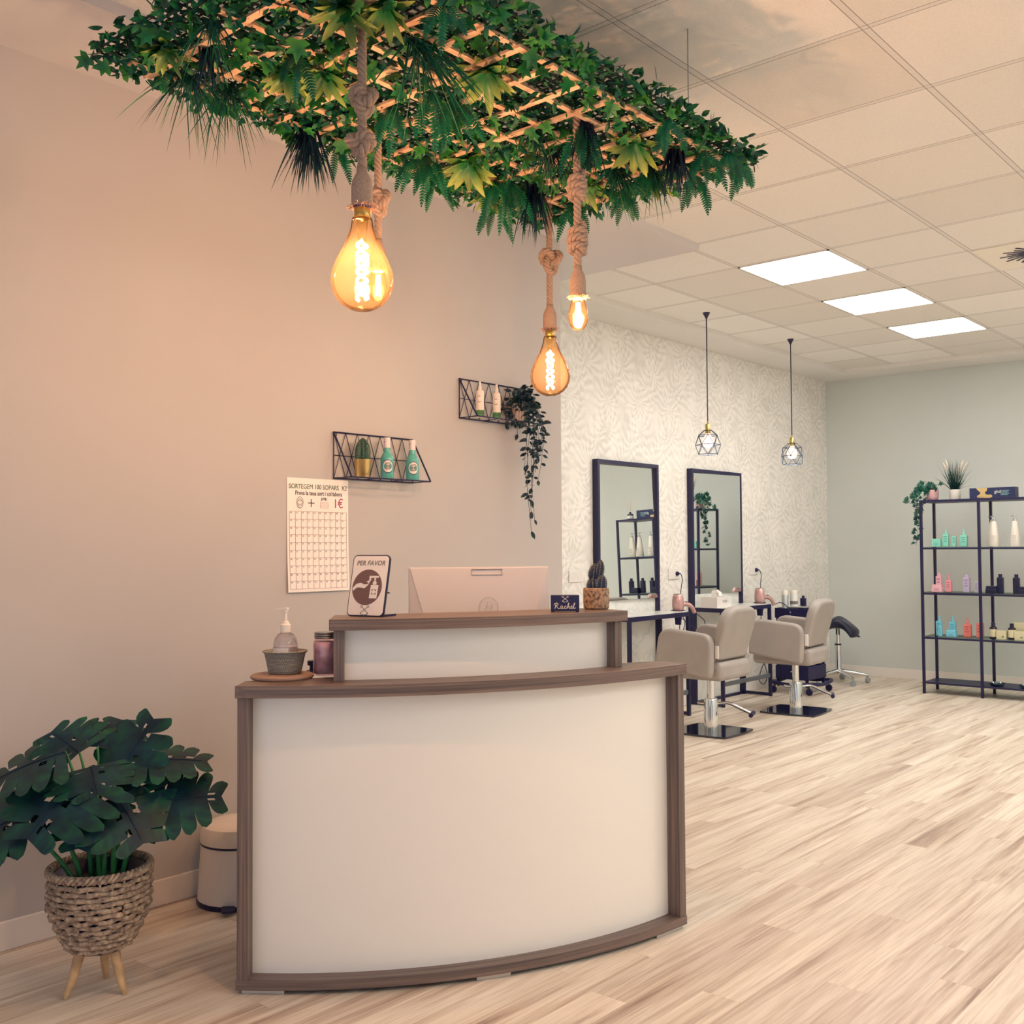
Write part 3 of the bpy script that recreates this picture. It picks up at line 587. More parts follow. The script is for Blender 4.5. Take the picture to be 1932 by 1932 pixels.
k=0
while PY0+k*st<=PY1: s.bar(loc(PX0,PY0+k*st,PZ+.009),loc(PX1,PY0+k*st,PZ+.009),.0055,.004); k+=1
s.build('netting',m_net,panel)
# dense small leaves
def rdir(zmin=-1,zmax=-.1):
    a=rnd.uniform(0,2*PI); z=rnd.uniform(zmin,zmax); q=math.sqrt(max(0,1-z*z)); return Vector((q*math.cos(a),q*math.sin(a),z))
s1=MB(); s2=MB()
def gap(x,y):  # places where the photo shows bare trellis: right half and the middle
    u=(x-PX0)/(PX1-PX0); v=(y-PY0)/(PY1-PY0)
    return .42*max(0,min(1,(u-.30)*2.4))*max(0,min(1,(v-.02)*4))*(1 if u<.93 else .2)
for k in range(8200):
    x=rnd.uniform(PX0,PX1); y=rnd.uniform(PY0,PY1)
    low=rnd.random()>.38+gap(x,y)
    z=PZ+ (rnd.uniform(-.050,.0) if low else rnd.uniform(-.008,.04))
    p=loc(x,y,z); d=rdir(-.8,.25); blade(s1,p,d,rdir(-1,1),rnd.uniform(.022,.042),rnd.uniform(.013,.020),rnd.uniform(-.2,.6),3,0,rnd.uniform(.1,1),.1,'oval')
for k in range(900):   # rim sprays
    e=rnd.random(); 
    if e<.33: x,y,o=PX0,rnd.uniform(PY0,PY1),Vector((-1,0,0))
    elif e<.66: x,y,o=PX1,rnd.uniform(PY0,PY1),Vector((1,0,0))
    elif e<.83: x,y,o=rnd.uniform(PX0,PX1),PY1,Vector((0,1,0))
    else: x,y,o=rnd.uniform(PX0,PX1),PY0,Vector((0,-1,0))
    q=rnd.uniform(-.03,.035); p=loc(x,y,PZ+rnd.uniform(-.03,.03))+o*q
    blade(s1,p,(o*rnd.uniform(.3,1.3)+rdir(-1,.7)).normalized(),rdir(-1,1),rnd.uniform(.024,.05),rnd.uniform(.014,.022),rnd.uniform(-.2,.6),3,0,rnd.uniform(.1,1),.1,'oval')
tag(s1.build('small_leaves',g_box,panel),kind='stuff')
for k in range(430):
    x=rnd.uniform(PX0,PX1); y=rnd.uniform(PY0,PY1)
    if rnd.random()<gap(x,y)*1.3: continue
    starleaf(s2,loc(x,y,PZ+rnd.uniform(-.058,-.012)),rdir(-.9,.1),rdir(-1,.2),rnd.uniform(.035,.060),rnd.uniform(.0,.5))
for k in range(120):
    e=rnd.random(); x=PX0 if e<.45 else PX1 if e<.9 else rnd.uniform(PX0,PX1); y=rnd.uniform(PY0,PY1) if e<.9 else rnd.choice((PY0,PY1))
    starleaf(s2,loc(x+rnd.uniform(-.03,.03),y+rnd.uniform(-.03,.03),PZ+rnd.uniform(-.045,.03)),rdir(-.9,.4),rdir(-1,.4),rnd.uniform(.035,.06),rnd.uniform(0,.6))
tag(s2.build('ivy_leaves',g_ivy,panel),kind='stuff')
# star rosettes with yellow tipped leaves
for x,y,sz,tilt in ((-1.952,2.151,.115,(.1,-.35)),(-2.381,1.776,.10,(0,-.4)),(-2.300,1.845,.10,(.2,-.3)),(-2.470,2.62,.13,(.2,-.5)),(-1.938,2.870,.12,(.1,-.5)),(-1.979,1.653,.10,(0,-.2)),(-2.300,3.08,.10,(.1,-.3)),(-1.901,1.72,.09,(0,-.2)),(-2.50,1.47,.085,(0,-.1)),(-2.08,3.20,.09,(0,-.3)),(-2.62,2.9,.09,(0,-.3))):
    s=MB(); c=loc(x,y,PZ-.035); ax=Vector((tilt[0],tilt[1],-1)).normalized(); u=ax.orthogonal().normalized(); w=ax.cross(u)
    for k in range(17):
        a=2*PI*k*.382; e=.2+.8*(k/16); d=(u*math.cos(a)+w*math.sin(a))*(.45+e*.75)+ax*(1.0-e*.85)
        blade(s,c,d,ax,sz*rnd.uniform(.75,1.15),sz*.27,rnd.uniform(-.25,.55),6,0,1,.25,'lance')
    s.build('lily_rosette',g_lily,panel,smooth=True)
# ferns
FE_=[(-2.568,2.461,5,.15),(-2.540,2.50,5,.16),(-2.502,2.870,6,.19),(-2.52,2.82,5,.17),(-2.372,1.698,5,.15),(-2.269,1.728,5,.12),(-2.171,2.147,5,.18),(-2.156,2.229,5,.16),(-2.342,2.143,5,.14),(-1.902,2.671,6,.17),(-1.977,2.631,6,.16),(-1.801,3.086,5,.15),(-1.753,3.162,6,.13),(-1.757,2.782,4,.12),(-2.247,3.254,5,.15),(-2.70,3.01,4,.15),(-2.427,1.649,5,.13),(-2.565,1.655,5,.15),(-2.228,1.628,4,.13),(-1.76,3.28,6,.12),(-1.95,3.27,5,.15),(-1.80,2.2,4,.11),(-1.78,1.8,4,.11),(-2.68,2.2,4,.12),(-2.66,2.65,4,.13),(-2.45,3.2,4,.15),(-2.05,3.12,5,.13)]
FE=[f for k,f in enumerate(FE_) if k not in (4,9,16,17,18,21)]
for x,y,nf,ln in FE:
    s=MB(); a0=rnd.uniform(0,6)
    for k in range(nf):
        a=a0+2*PI*k/nf+rnd.uniform(-.4,.4); e=rnd.uniform(.35,.9)
        frond(s,loc(x,y,PZ-.03),(math.cos(a)*e,math.sin(a)*e,-.55),ln*rnd.uniform(.75,1.2),.040,rnd.uniform(.9,1.8),nrm=(-math.sin(a)*.2+.55,-.7,.45))
    s.build('fern',g_fern,panel)
# grass tufts
def tuft(x,y,nb,ln,mat,spread,w=.0042,bias=(0,0),grav=.7):
    s=MB()
    for k in range(nb):
        a=rnd.uniform(0,2*PI); e=rnd.uniform(.05,spread)
        blade(s,loc(x+rnd.uniform(-.02,.02),y+rnd.uniform(-.02,.02),PZ-.025),(math.cos(a)*e+bias[0],math.sin(a)*e+bias[1],-.6),rdir(-1,1),ln*1.15*rnd.uniform(.6,1.1),w*1.5,rnd.uniform(-.15,.15),6,0,rnd.uniform(.2,1),.1,'blade',grav)
    s.build('grass_tuft',mat,panel)
tuft(-2.600,1.600,55,.20,g_grass,1.3,.0034,(0,0),.5); tuft(-2.585,1.72,45,.20,g_grass,1.1,.0034,(0,0),.7); tuft(-1.984,1.903,75,.24,g_grass,1.0,.0036,(.15,.35),.35); tuft(-2.145,2.594,40,.15,g_grass,1.0,.0034); tuft(-2.147,3.044,60,.18,g_grass,1.1,.0034,(.2,0)); tuft(-2.039,3.10,50,.17,g_grass,1.1,.0034,(.2,0)); tuft(-2.304,1.486,30,.15,g_grass,1.0,.0034)
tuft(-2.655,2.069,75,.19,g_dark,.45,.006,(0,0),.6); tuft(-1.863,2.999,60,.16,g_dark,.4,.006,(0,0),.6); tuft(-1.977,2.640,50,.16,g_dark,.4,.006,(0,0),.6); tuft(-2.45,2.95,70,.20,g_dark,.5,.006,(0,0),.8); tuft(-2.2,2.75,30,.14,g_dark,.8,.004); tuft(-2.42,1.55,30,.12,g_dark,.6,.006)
for x,y in ((-1.83,1.80),(-1.80,2.98),(-2.68,1.75),(-2.66,3.1)):
    MB().tube([loc(x,y,PZ),loc(x,y,ZC)],.0018,6).build('suspension_wire',M('steel_wire_%d'%int(abs(x*y)*100),(150,150,150),.4,metal=.8),panel)

# ------------------------------------------------------------------ rope pendants
m_rope,nt,b=newmat('jute_rope'); c=coords(nt); n=N(nt,'ShaderNodeTexNoise'); n.inputs['Scale'].default_value=420; n.inputs['Detail'].default_value=3; L(nt,c,n.inputs['Vector']); r=ramp(nt,n.outputs[0],[(.3,(142,116,104)),(.7,(190,162,142))]); L(nt,r.outputs[0],b.inputs['Base Color']); b.inputs['Roughness'].default_value=.9; bump(nt,b,n.outputs[0],.5,.002)
m_brass=M('brass_cap',(186,160,92),.3,metal=.9); m_amber=edge_glass('amber_bulb_glass',(255,244,220),(240,172,92),.018); m_amber_s=edge_glass('amber_small_bulb_glass',(255,240,210),(240,160,80),.004)
m_fil=Emat('glowing_filament',(255,220,170),26)
def rope3(mb,path,R,pitch=.050,n=8,ph=0,dense=.006):
    # three strands laid round a path
    P=[Vector(p) for p in path]; Q=[P[0]]
    for a,b_ in zip(P,P[1:]):
        m=max(1,int((b_-a).length/dense)); Q+=[a.lerp(b_,k/m) for k in range(1,m+1)]
    T=[(Q[min(k+1,len(Q)-1)]-Q[max(k-1,0)]).normalized() for k in range(len(Q))]
    u=T[0].orthogonal().normalized(); S=[[],[],[]]; dist=0
    for k in range(len(Q)):
        if k: dist+=(Q[k]-Q[k-1]).length
        u=(u-T[k]*u.dot(T[k])).normalized(); w=T[k].cross(u)
        for j in range(3):
            a=ph-2*PI*dist/pitch+2*PI*j/3; S[j].append(Q[k]+(u*math.cos(a)+w*math.sin(a))*R*.54)
    for st in S: mb.tube(st,R*.50,n)
def knot_path(c,r,h,flip=1,rot=0):
    out=[]
    for k in range(73):
        t=2*PI*k/72; x=math.sin(t)+2*math.sin(2*t); y=math.cos(t)-2*math.cos(2*t); z=-math.sin(3*t)
        X=x/3*r*flip; Z=y/3*h; Y=z*r*.42
        out.append(Vector(c)+Vector((X*math.cos(rot)-Y*math.sin(rot),X*math.sin(rot)+Y*math.cos(rot),Z)))
    return out
VR=yw  # knots are tied roughly broadside to the desk
def bulb_profile(kind):
    if kind=='big': return [(.0,0),(.018,.0012),(.036,.007),(.054,.019),(.068,.035),(.0775,.056),(.0805,.078),(.077,.102),(.066,.131),(.052,.158),(.041,.180),(.034,.199),(.0295,.214),(.0275,.226),(.0262,.236),(.021,.243)]
    return [(.0,0),(.008,.001),(.017,.006),(.0255,.016),(.0305,.030),(.0320,.044),(.030,.062),(.0255,.082),(.0205,.100),(.0170,.112),(.0150,.120)]
def pendant(x,y,zb,kind,knots,zrope,label,rr,power,cap=.0):
    t=thing('rope_pendant_lamp',label,'pendant lamp',(x,y,zb),0,'rope lamps under the greenery')
    pr=bulb_profile(kind); top=pr[-1][1]
    zc=top; s=MB()
    if kind=='big': MB().lathe([(.0195,zc-.004),(.0205,zc),(.0205,zc+.022),(.018,zc+.025),(.018,zc+.034),(.0,.034+zc)],24,cap0=False,cap1=False).build('brass_cap',m_brass,t,smooth=True,auto=40); zs=zc+.026
    else: zs=zc-.012
    # jute wrapped socket with frayed lower edge
    q=1.0 if kind=='big' else .92
    MB().lathe([(.026*q,zs),(.0275*q,zs+.012),(.0275*q,zs+.05),(.025*q,zs+.066),(.0185*q,zs+.080),(.0145*q,zs+.086),(.0135,zs+.10)],28,cap0=False).build('socket_wrap',m_rope,t,smooth=True)
    s=MB()
    for k in range(130):
        a=rnd.uniform(0,2*PI); r0=.0255*q; o=Vector((math.cos(a),math.sin(a),0)); p=o*r0+Vector((0,0,zs+rnd.uniform(0,.006)))
        s.bar(p,p+o*rnd.uniform(.001,.011)+Vector((rnd.uniform(-.005,.005),rnd.uniform(-.005,.005),rnd.uniform(-.012,.002))),.0011)
    tag(s.build('frayed_edge',m_rope,t),kind='stuff')
    MB().lathe([(.0,zs+.004),(.024*q,zs+.004),(.020*q,zs-.006),(.0,zs-.006)],20,cap0=False,cap1=False).build('socket',m_black if kind=='big' else m_rope,t)
    s=MB(); rope3(s,[(0,0,zs+.08),(0,0,zrope-zb)],rr); s.build('rope',m_rope,t,smooth=True)
    for kz,kr,kh,fl in knots:
        s=MB(); c=Vector((math.cos(VR)*kr*.12*fl,math.sin(VR)*kr*.12*fl,kz-zb))
        if fl==0:   # wound knot: turns stacked round the rope
            rope3(s,[c+Vector((kr*.62*math.cos(2*PI*3.2*k/96)*(1-.25*abs(k/48-1)),kr*.62*math.sin(2*PI*3.2*k/96)*(1-.25*abs(k/48-1)),kh*(1-k/48)+.012*math.cos(2*PI*3.2*k/96+.6))) for k in range(97)],rr*1.05,pitch=.045,dense=.007); s.build('rope_knot',m_rope,t,smooth=True); continue
        rope3(s,knot_path(c,kr*.86,kh*.86,fl,VR),rr*1.12,pitch=.045,dense=.007); s.build('rope_knot',m_rope,t,smooth=True)
    MB().lathe(pr,48,cap0=False,cap1=False).build('glass_bulb',m_amber if kind=='big' else m_amber_s,t,smooth=True)
    s=MB()
    if kind=='big':
        for ph in (0,PI): s.tube([(.0135*math.cos(ph+2*PI*3.4*k/90)*(.8+.3*math.sin(k*.3)),.0135*math.sin(ph+2*PI*3.4*k/90),.028+.150*k/90) for k in range(91)],.0040,6)
        s.build('filament',m_fil,t,smooth=True)
        MB().lathe([(.010,.176),(.012,.200),(.016,.236)],16,cap0=True).build('glass_stem',thin_glass('stem_glass_%d'%int(zb*1000),(255,240,210),.1),t,smooth=True)
    else:
        for k in range(4):
            a=2*PI*k/4+.4; s.tube([(.0085*math.cos(a),.0085*math.sin(a),.022),(.0055*math.cos(a+.5),.0055*math.sin(a+.5),.090)],.0022,6)
        s.build('filament',m_fil,t,smooth=True)
    l=bpy.data.lights.new('bulb_light','POINT'); l.energy=power; l.color=(1.0,.59,.38); l.shadow_soft_size=.022
    o=bpy.data.objects.new('bulb_light',l); COL.objects.link(o); o.parent=t; o.location=(0,0,.105 if kind=='big' else .05)
PWR=32
pendant(-2.015,1.740,1.912,'big',((2.458,.033,.038,1),(2.345,.034,.030,-1)),2.70,'near rope lamp with large round amber bulb, two knots above it',.0130,PWR*1.15)
pendant(-2.500,2.226,2.095,'small',((2.425,.032,.050,1),),2.70,'rope lamp seen partly behind the near large bulb, one loose knot',.0128,PWR*.35)
pendant(-2.610,3.240,1.914,'big',((2.462,.046,.056,1),),2.70,'far rope lamp with large amber bulb and one fat looped knot',.0130,PWR*.4)
pendant(-1.995,2.620,1.994,'small',((2.455,.036,.036,0),(2.285,.038,.040,0)),2.70,'rope lamp with slim small bulb nearest the salon mirrors',.0130,PWR*.5)
# ------------------------------------------------------------------ left wall: poster, wire shelves
pos=thing('raffle_poster','white paper raffle poster with a numbered grid taped to the wall','poster',(XL+.002,2.804,1.366))
PWd,PHt=.327,.478
def wy(y,z,o=0.0): return (o,y,z)   # on the wall: y along the wall, z up, o off the wall
s=MB(); K=10
for k in range(K):
    z0=-PHt/2+PHt*k/K; z1=-PHt/2+PHt*(k+1)/K; o0=.010*(1-k/K)**3; o1=.010*(1-(k+1)/K)**3
    s.quad((o0,-PWd/2,z0),(o0,PWd/2,z0),(o1,PWd/2,z1),(o1,-PWd/2,z1))
s.build('paper_sheet',M('poster_paper',(246,242,238),.6),pos)
gx0,gx1,gz0,gz1=-.152,.152,-.226,.098
def pz(z): 
    t=(z+PHt/2)/PHt; return .010*(1-t)**3+.0008
s=MB()
for k in range(11):
    y=ease(gx0,gx1,k/10)
    for j in range(8): za,zb_=ease(gz0,gz1,j/8),ease(gz0,gz1,(j+1)/8); s.bar((pz(za),y,za),(pz(zb_),y,zb_),.0011,.0004,up=(1,0,0))
for k in range(11):
    z=ease(gz0,gz1,k/10); s.bar((pz(z),gx0,z),(pz(z),gx1,z),.0011,.0004,up=(1,0,0))
s.build('grid_lines',M('grid_print',(150,110,116),.6),pos)
s=MB()
for r_ in range(10):
    for c_ in range(10):
        z=gz1-(r_+.17)*(gz1-gz0)/10; text_into(s,'%d%d'%(r_,c_),.0098,(pz(z)+.0002,gx0+(c_+.27)*(gx1-gx0)/10,z),(0,1,0),(0,0,1),.0001)
s.build('numbers',M('number_print',(120,104,116),.6),pos)
s=MB(); text_into(s,'SORTEGEM 100 SOPARS  X2',.0285,(.0012,0,.203),(0,1,0),(0,0,1),.0002,squash=.88); s.build('heading',M('green_print',(66,104,84),.6),pos)
s=MB(); text_into(s,'Prova la teua sort i col·labora',.0262,(.0012,.003,.176),(0,1,0),(0,0,1),.0002,bold=.0002,squash=.80); s.build('subheading',m_ink,pos)
s=MB(); s.bar((.0012,-.055,.135),(.0012,-.022,.135),.0036,.0004,up=(1,0,0)); s.bar((.0012,-.0385,.1185),(.0012,-.0385,.1515),.0036,.0004,up=(1,0,0)); s.build('plus_sign',m_ink,pos)
s=MB(); text_into(s,'1€',.056,(.0012,.108,.134),(0,1,0),(0,0,1),.0002,squash=.86); s.build('price',M('magenta_print',(190,20,96),.6),pos)
s=MB()
for q,zz_ in ((.018,.02),(.013,.013)): s.tube([(.0012,-.098+q*.95*math.cos(a),.136+zz_*1.2*math.sin(a)) for a in [2*PI*k/24 for k in range(24)]],.0008,4,closed=True)
s.tube([(.0012,-.108,.142),(.0012,-.101,.146),(.0012,-.094,.141),(.0012,-.088,.146)],.0008,4); s.tube([(.0012,-.109,.130),(.0012,-.098,.127),(.0012,-.087,.131)],.0008,4); s.tube([(.0012,-.112,.122),(.0012,-.098,.112),(.0012,-.084,.119)],.0008,4)
s.build('round_badge',M('badge_print',(96,96,104),.6),pos)
s=MB(); text_into(s,'¡UTIL!',.016,(.0012,.030,.153),(0,1,0),(0,0,1),.0002,bold=.0004,squash=.8); s.build('small_heading',m_ink,pos)
s=MB()
for k in range(5): s.bar((.0012,.010,.139-.006*k),(.0012,.052,.139-.006*k),.0012,.0003,up=(1,0,0))
for y in (.010,.052): s.bar((.0012,y,.139),(.0012,y,.115),.0012,.0003,up=(1,0,0))
s.build('mini_table',M('mini_print',(204,164,160),.6),pos)
# wire shelves
m_wire=M('black_wire',(20,18,66),.4)
def wire_shelf(y0,y1,z0,z1,d,label):
    t=thing('wire_wall_shelf',label,'wall shelf',(XL,y0,z0),0,'wire wall shelves'); w=y1-y0; h=z1-z0; r=.0039; o=.006
    s=MB(); s.tube([(o,0,0),(o,0,h),(o,w,h),(o,w,0)],r,6,closed=True)
    s.tube([(o,0,0),(d,0,0),(d,w,0),(o,w,0)],r,6,closed=True)
    for y in (0,w): s.tube([(o,y,h),(d,y,0)],r,6)
    for k in (1,2): s.tube([(o,w*k/3,0),(d,w*k/3,0)],.002,5)
    s.build('shelf_frame',m_wire,t)
    s=MB(); n=7; q=.0017
    s.tube([(o,0,h/2),(o,w,h/2)],q,5)
    for k in range(n):
        a,b_=w*k/n,w*(k+1)/n
        for m_ in (0,1):
            za,zb_=(0,h/2) if m_==0 else (h/2,h)
            s.tube([(o,a,za),(o,(a+b_)/2,zb_) ],q,5) if m_==0 else s.tube([(o,(a+b_)/2,za),(o,a,zb_)],q,5)
            s.tube([(o,b_,za),(o,(a+b_)/2,zb_)],q,5) if m_==0 else s.tube([(o,(a+b_)/2,za),(o,b_,zb_)],q,5)
    s.build('wire_lattice',m_wire,t)
    s=MB(); 
    for y in (.008,w-.008): s.tube([(o,y+.009*math.cos(a),h-.010+.009*math.sin(a)) for a in [2*PI*k/14 for k in range(14)]],.0018,5,closed=True)
    s.build('hanging_loops',m_wire,t)
wire_shelf(2.884,3.352,1.612,1.812,.125,'lower black wire wall shelf holding the cactus and two turquoise bottles')
wire_shelf(3.668,4.170,1.944,2.137,.125,'upper black wire wall shelf with white spray bottles and trailing plant')
# cactus in gold pot
gp=thing('potted_cactus','round ribbed cactus in a gold pot on the lower wire shelf','potted cactus',(XL+.066,2.995,1.6155))
MB().lathe([(0,0),(.0285,0),(.030,.002),(.0375,.078),(.0385,.080),(.0365,.080),(.034,.072),(0,.072)],32,cap0=False,cap1=False).build('pot',M('gold_pot',(216,188,128),.28,metal=.9),gp,smooth=True,auto=40)
s=MB();spn=MB(); cactus_stem(s,spn,(0,0,.066),(0,.002,.176),.030,ribs=9)
for k in range(260):
    a=2*PI*rnd.randrange(9)/9; z=rnd.uniform(.075,.168); rr=.0335*(math.sin(PI*min(1,.18+(z-.066)/.11*.82))**.5); o=Vector((math.cos(a),math.sin(a),0)); p=o*rr+Vector((0,0,z)); spn.bar(p,p+(o+rdir(-1,1)*.8).normalized()*.008,.0005)
s.build('cactus_body',M('cactus_green',(38,78,68),.5,var=.2,vscale=60),gp,smooth=True,auto=60); spn.build('spines',m_spine,gp)
# turquoise bottles
m_turq=M('turquoise_glass',(92,178,172),.18,spec=.5); m_cap=M('milky_cap',(224,216,218),.3); m_label=M('bottle_label',(226,220,214),.5)
def turq(y,label,first=[]):
    if first: return dup(first[0],(XL+.070,y,1.6155),.62,label)
    t=thing('turquoise_bottle',label,'bottle',(XL+.070,y,1.6155),.62,'turquoise bottles'); first.append(t)
    MB().lathe([(.026,0),(.0295,.003),(.0295,.088),(.028,.098),(.021,.112),(.0150,.120),(.0140,.128),(.0138,.152)],32).build('bottle_glass',m_turq,t,smooth=True,auto=50)
    MB().lathe([(.0150,.140),(.0150,.186),(.0,.186)],20,cap0=False).build('cap',m_cap,t,smooth=True,auto=40)
    MB().lathe([(.0128,.181),(.0128,.1845),(0,.1845)],16).build('cap_top',m_black,t)
    s=MB()
    for k in range(3):
        a=-1.9+.45*k; s.strip([(( .0154*math.sin(a-.14),-.0154*math.cos(a-.14),.148),(.0154*math.sin(a+.14),-.0154*math.cos(a+.14),.148)),((.0154*math.sin(a+.3),-.0154*math.cos(a+.3),.170),(.0154*math.sin(a+.58),-.0154*math.cos(a+.58),.170))])
    s.build('cap_stripes',M('navy_red_stripes',(92,40,74),.5),t)
    def disc(r0,r1,off,dx=0,dz=0,a0=-.0):
        s=MB(); K=28
        i=[]
        for k in range(K):
            a=2*PI*k/K; ang=(r0*math.cos(a)+dx)/.0295+a0; i.append(s.pt(((.0295+off)*math.sin(ang),-(.0295+off)*math.cos(ang),.056+r1*math.sin(a)+dz)))
        c=s.pt(((.0295+off)*math.sin(dx/.0295+a0),-(.0295+off)*math.cos(dx/.0295+a0),.056+dz))
        for k in range(K): s.face((c,i[k],i[(k+1)%K]))
        return s
    disc(.0255,.031,.0004,a0=.35).build('label_ring',M('label_navy',(24,70,112),.5),t); disc(.0225,.027,.0009,a0=.35).build('label',m_label,t)
    s=MB(); A=.35
    for z,w_ in ((.068,.022),(.058,.03),(.050,.026),(.042,.018)): 
        s.strip([((.0308*math.sin(A+x/.0295),-.0308*math.cos(A+x/.0295),z+.1*x),(.0308*math.sin(A+x/.0295),-.0308*math.cos(A+x/.0295),z+.1*x+.0042)) for x in [ease(-w_/2,w_/2,k/6) for k in range(7)]])
    s.build('label_print',M('label_print_brown',(132,118,124),.5),t)
    return t
turq(3.135,'turquoise bottle on the lower wire shelf, the one beside the gold pot'); turq(3.290,'turquoise bottle on the lower wire shelf, at the end away from the gold pot')
# white spray bottles
m_wb=M('cream_bottle',(234,222,212),.4); m_gr=M('leaf_print_green',(60,112,66),.5,var=.35,vscale=70)
def spray(y,label,first=[]):
    if first: return dup(first[0],(XL+.072,y,1.9475),0,label)
    t=thing('spray_bottle',label,'bottle',(XL+.072,y,1.9475),0,'white spray bottles on the wire shelf'); first.append(t)
    MB().lathe([(.0185,0),(.0200,.002),(.0200,.122),(.0185,.130),(.0115,.133),(.0115,.136)],28).build('bottle',m_wb,t,smooth=True,auto=40)
    MB().lathe([(.0203,.006),(.0203,.034)],28,cap0=False,cap1=False).build('leaf_band',m_gr,t,smooth=True)
    MB().lathe([(.0085,.135),(.0082,.152),(.0060,.156),(.0055,.176),(0,.176)],20).build('nozzle',m_wp,t,smooth=True,auto=40)
    s=MB()
    for z,w_ in ((.104,.012),(.098,.016),(.075,.02),(.071,.014)): s.strip([((.0203*math.sin(.55+x/.02),-.0203*math.cos(.55+x/.02),z),(.0203*math.sin(.55+x/.02),-.0203*math.cos(.55+x/.02),z+.0018)) for x in [ease(-w_/2,w_/2,k/5) for k in range(6)]])
    s.build('print',m_greyp,t)
spray(3.745,'white spray bottle with green band nearest the free end of the upper wire shelf'); spray(3.868,'white spray bottle with green band touching the trailing plant')
# trailing plant
m_tr=leafmat('trailing_leaf_green',(14,44,66),(34,88,76),.45); m_stem=M('dark_stem',(24,44,54),.6)
tp=thing('trailing_plant','trailing leafy plant in a pale pot hanging far below the upper wire shelf','trailing plant',(XL+.074,4.055,1.9475))
MB().lathe([(0,0),(.036,0),(.042,.010),(.048,.085),(.046,.095),(.043,.09),(.0,.086)],32,cap0=False,cap1=False).build('pot',M('blush_pot',(208,188,178),.5),tp,smooth=True,auto=50)
s=MB(); lf=MB()
def vine(pts,n,r=.0011,sz=(.028,.044)):
    P=catmull(pts,10); s.tube(P,r,5)
    for k in range(n):
        i=int((k+rnd.random())/n*(len(P)-2)); p=P[i]; ax=(P[i+1]-p).normalized()
        for sd in (-1,1):
            if rnd.random()<.2: continue
            o=rdir(-.5,.5); o=(o-ax*o.dot(ax)).normalized(); d=(o+ax*.5).normalized(); q=p+o*rnd.uniform(.002,.010); s.bar(p,q,.0008)
            if k==n-1: p=P[-1]; q=p; d=(ax+o*.4).normalized()
            blade(lf,q,d,(o.cross(ax)*rnd.uniform(-1,1)+Vector((.9,-.6,.3))),rnd.uniform(*sz),rnd.uniform(.015,.021),rnd.uniform(-.2,.5),4,0,rnd.random(),.12,'oval')
for k in range(15):
    a=rnd.uniform(0,2*PI); e=rnd.uniform(.05,.13); top=rnd.uniform(.10,.19)
    vine([(0,0,.085),(math.cos(a)*e*.4,math.sin(a)*e*.5,top),(max(-.05,math.cos(a)*e),math.sin(a)*e*1.0,rnd.uniform(.03,.12)),(max(-.05,math.cos(a)*e*1.1),math.sin(a)*e*1.15,rnd.uniform(-.06,.04))],8)
for (dy,end,mid) in ((.005,-.50,-.02),(.03,-.40,.05),(-.02,-.46,-.04),(.05,-.30,.085),(.0,-.56,-.01),(.025,-.26,.03),(-.035,-.22,-.03),(.07,-.22,.09),(.045,-.18,.06),(-.01,-.34,.02)):
    x0=.066+rnd.uniform(-.01,.02)
    vine([(0,dy*.3,.09),(x0*.6,dy*.8,.11),(x0,dy,.0),(x0+rnd.uniform(-.02,.01),mid,end*.5),(x0+rnd.uniform(-.02,.02),mid*.4+rnd.uniform(-.02,.02),end)],int(9+16*abs(end)))
s.build('stems',m_stem,tp); lf.build('foliage',m_tr,tp)
# ------------------------------------------------------------------ monstera on tripod basket, bin
mo=thing('potted_monstera','tall dark green monstera in a woven basket on three wooden legs','potted plant',(-3.0,1.563,0))
m_bask,nt,b=newmat('seagrass_braid'); c=coords(nt); n=N(nt,'ShaderNodeTexNoise'); n.inputs['Scale'].default_value=70; n.inputs['Detail'].default_value=4; L(nt,c,n.inputs['Vector']); r=ramp(nt,n.outputs[0],[(.3,(112,92,82)),(.5,(166,142,122)),(.7,(200,178,154))]); L(nt,r.outputs[0],b.inputs['Base Color']); b.inputs['Roughness'].default_value=.85; bump(nt,b,n.outputs[0],.5,.004)
def brad(z): # basket radius at height
    t=(z-.135)/.225; return .083+.058*min(1,(t/.55))**.7 if t<.55 else .141
s=MB()
rows=13
for k in range(rows):
    z=.142+.0163*k; R=brad(z); n_=26; pth=[]
    for j in range(n_*4):
        a=2*PI*j/(n_*4); q=R+.0042*math.sin(n_*a/1.0*.5+(k%2)*PI); pth.append((q*math.cos(a),q*math.sin(a),z+.0022*math.sin(n_*a*.5+1+k*2.4)))
    s.tube(pth,[.0082*(.80+.28*abs(math.sin(n_*.5*(2*PI*j/(n_*4))+k*1.3))) for j in range(n_*4)],6,closed=True)
for j in range(26):
    a=2*PI*j/26; s.tube([(brad(z)*.985*math.cos(a),brad(z)*.985*math.sin(a),z) for z in [.138+.022*i for i in range(11)]],.0042,5)
s.build('basket_weave',m_bask,mo,smooth=True)
s=MB()
for ph in (0,2*PI/3,4*PI/3):
    s.tube([((.1415+.0065*math.cos(ph+40*PI*j/240))*math.cos(2*PI*j/240),(.1415+.0065*math.cos(ph+40*PI*j/240))*math.sin(2*PI*j/240),.362+.0075*math.sin(ph+40*PI*j/240)) for j in range(240)],.0062,6,closed=True)
s.build('braided_rim',m_bask,mo,smooth=True)
MB().lathe([(0,.128),(.080,.128),(.084,.134),(.084,.140),(.120,.20),(.130,.355),(.126,.355),(.118,.21),(.078,.15),(0,.15)],32,cap0=False,cap1=False).build('liner_pot',m_black,mo,smooth=True)
MB().lathe([(0,.318),(.06,.325),(.127,.315)],24,cap0=False,cap1=False).build('soil',m_soil,mo,smooth=True)
m_leg=M('pale_wood_leg',(196,160,120),.5,var=.12,vscale=25)
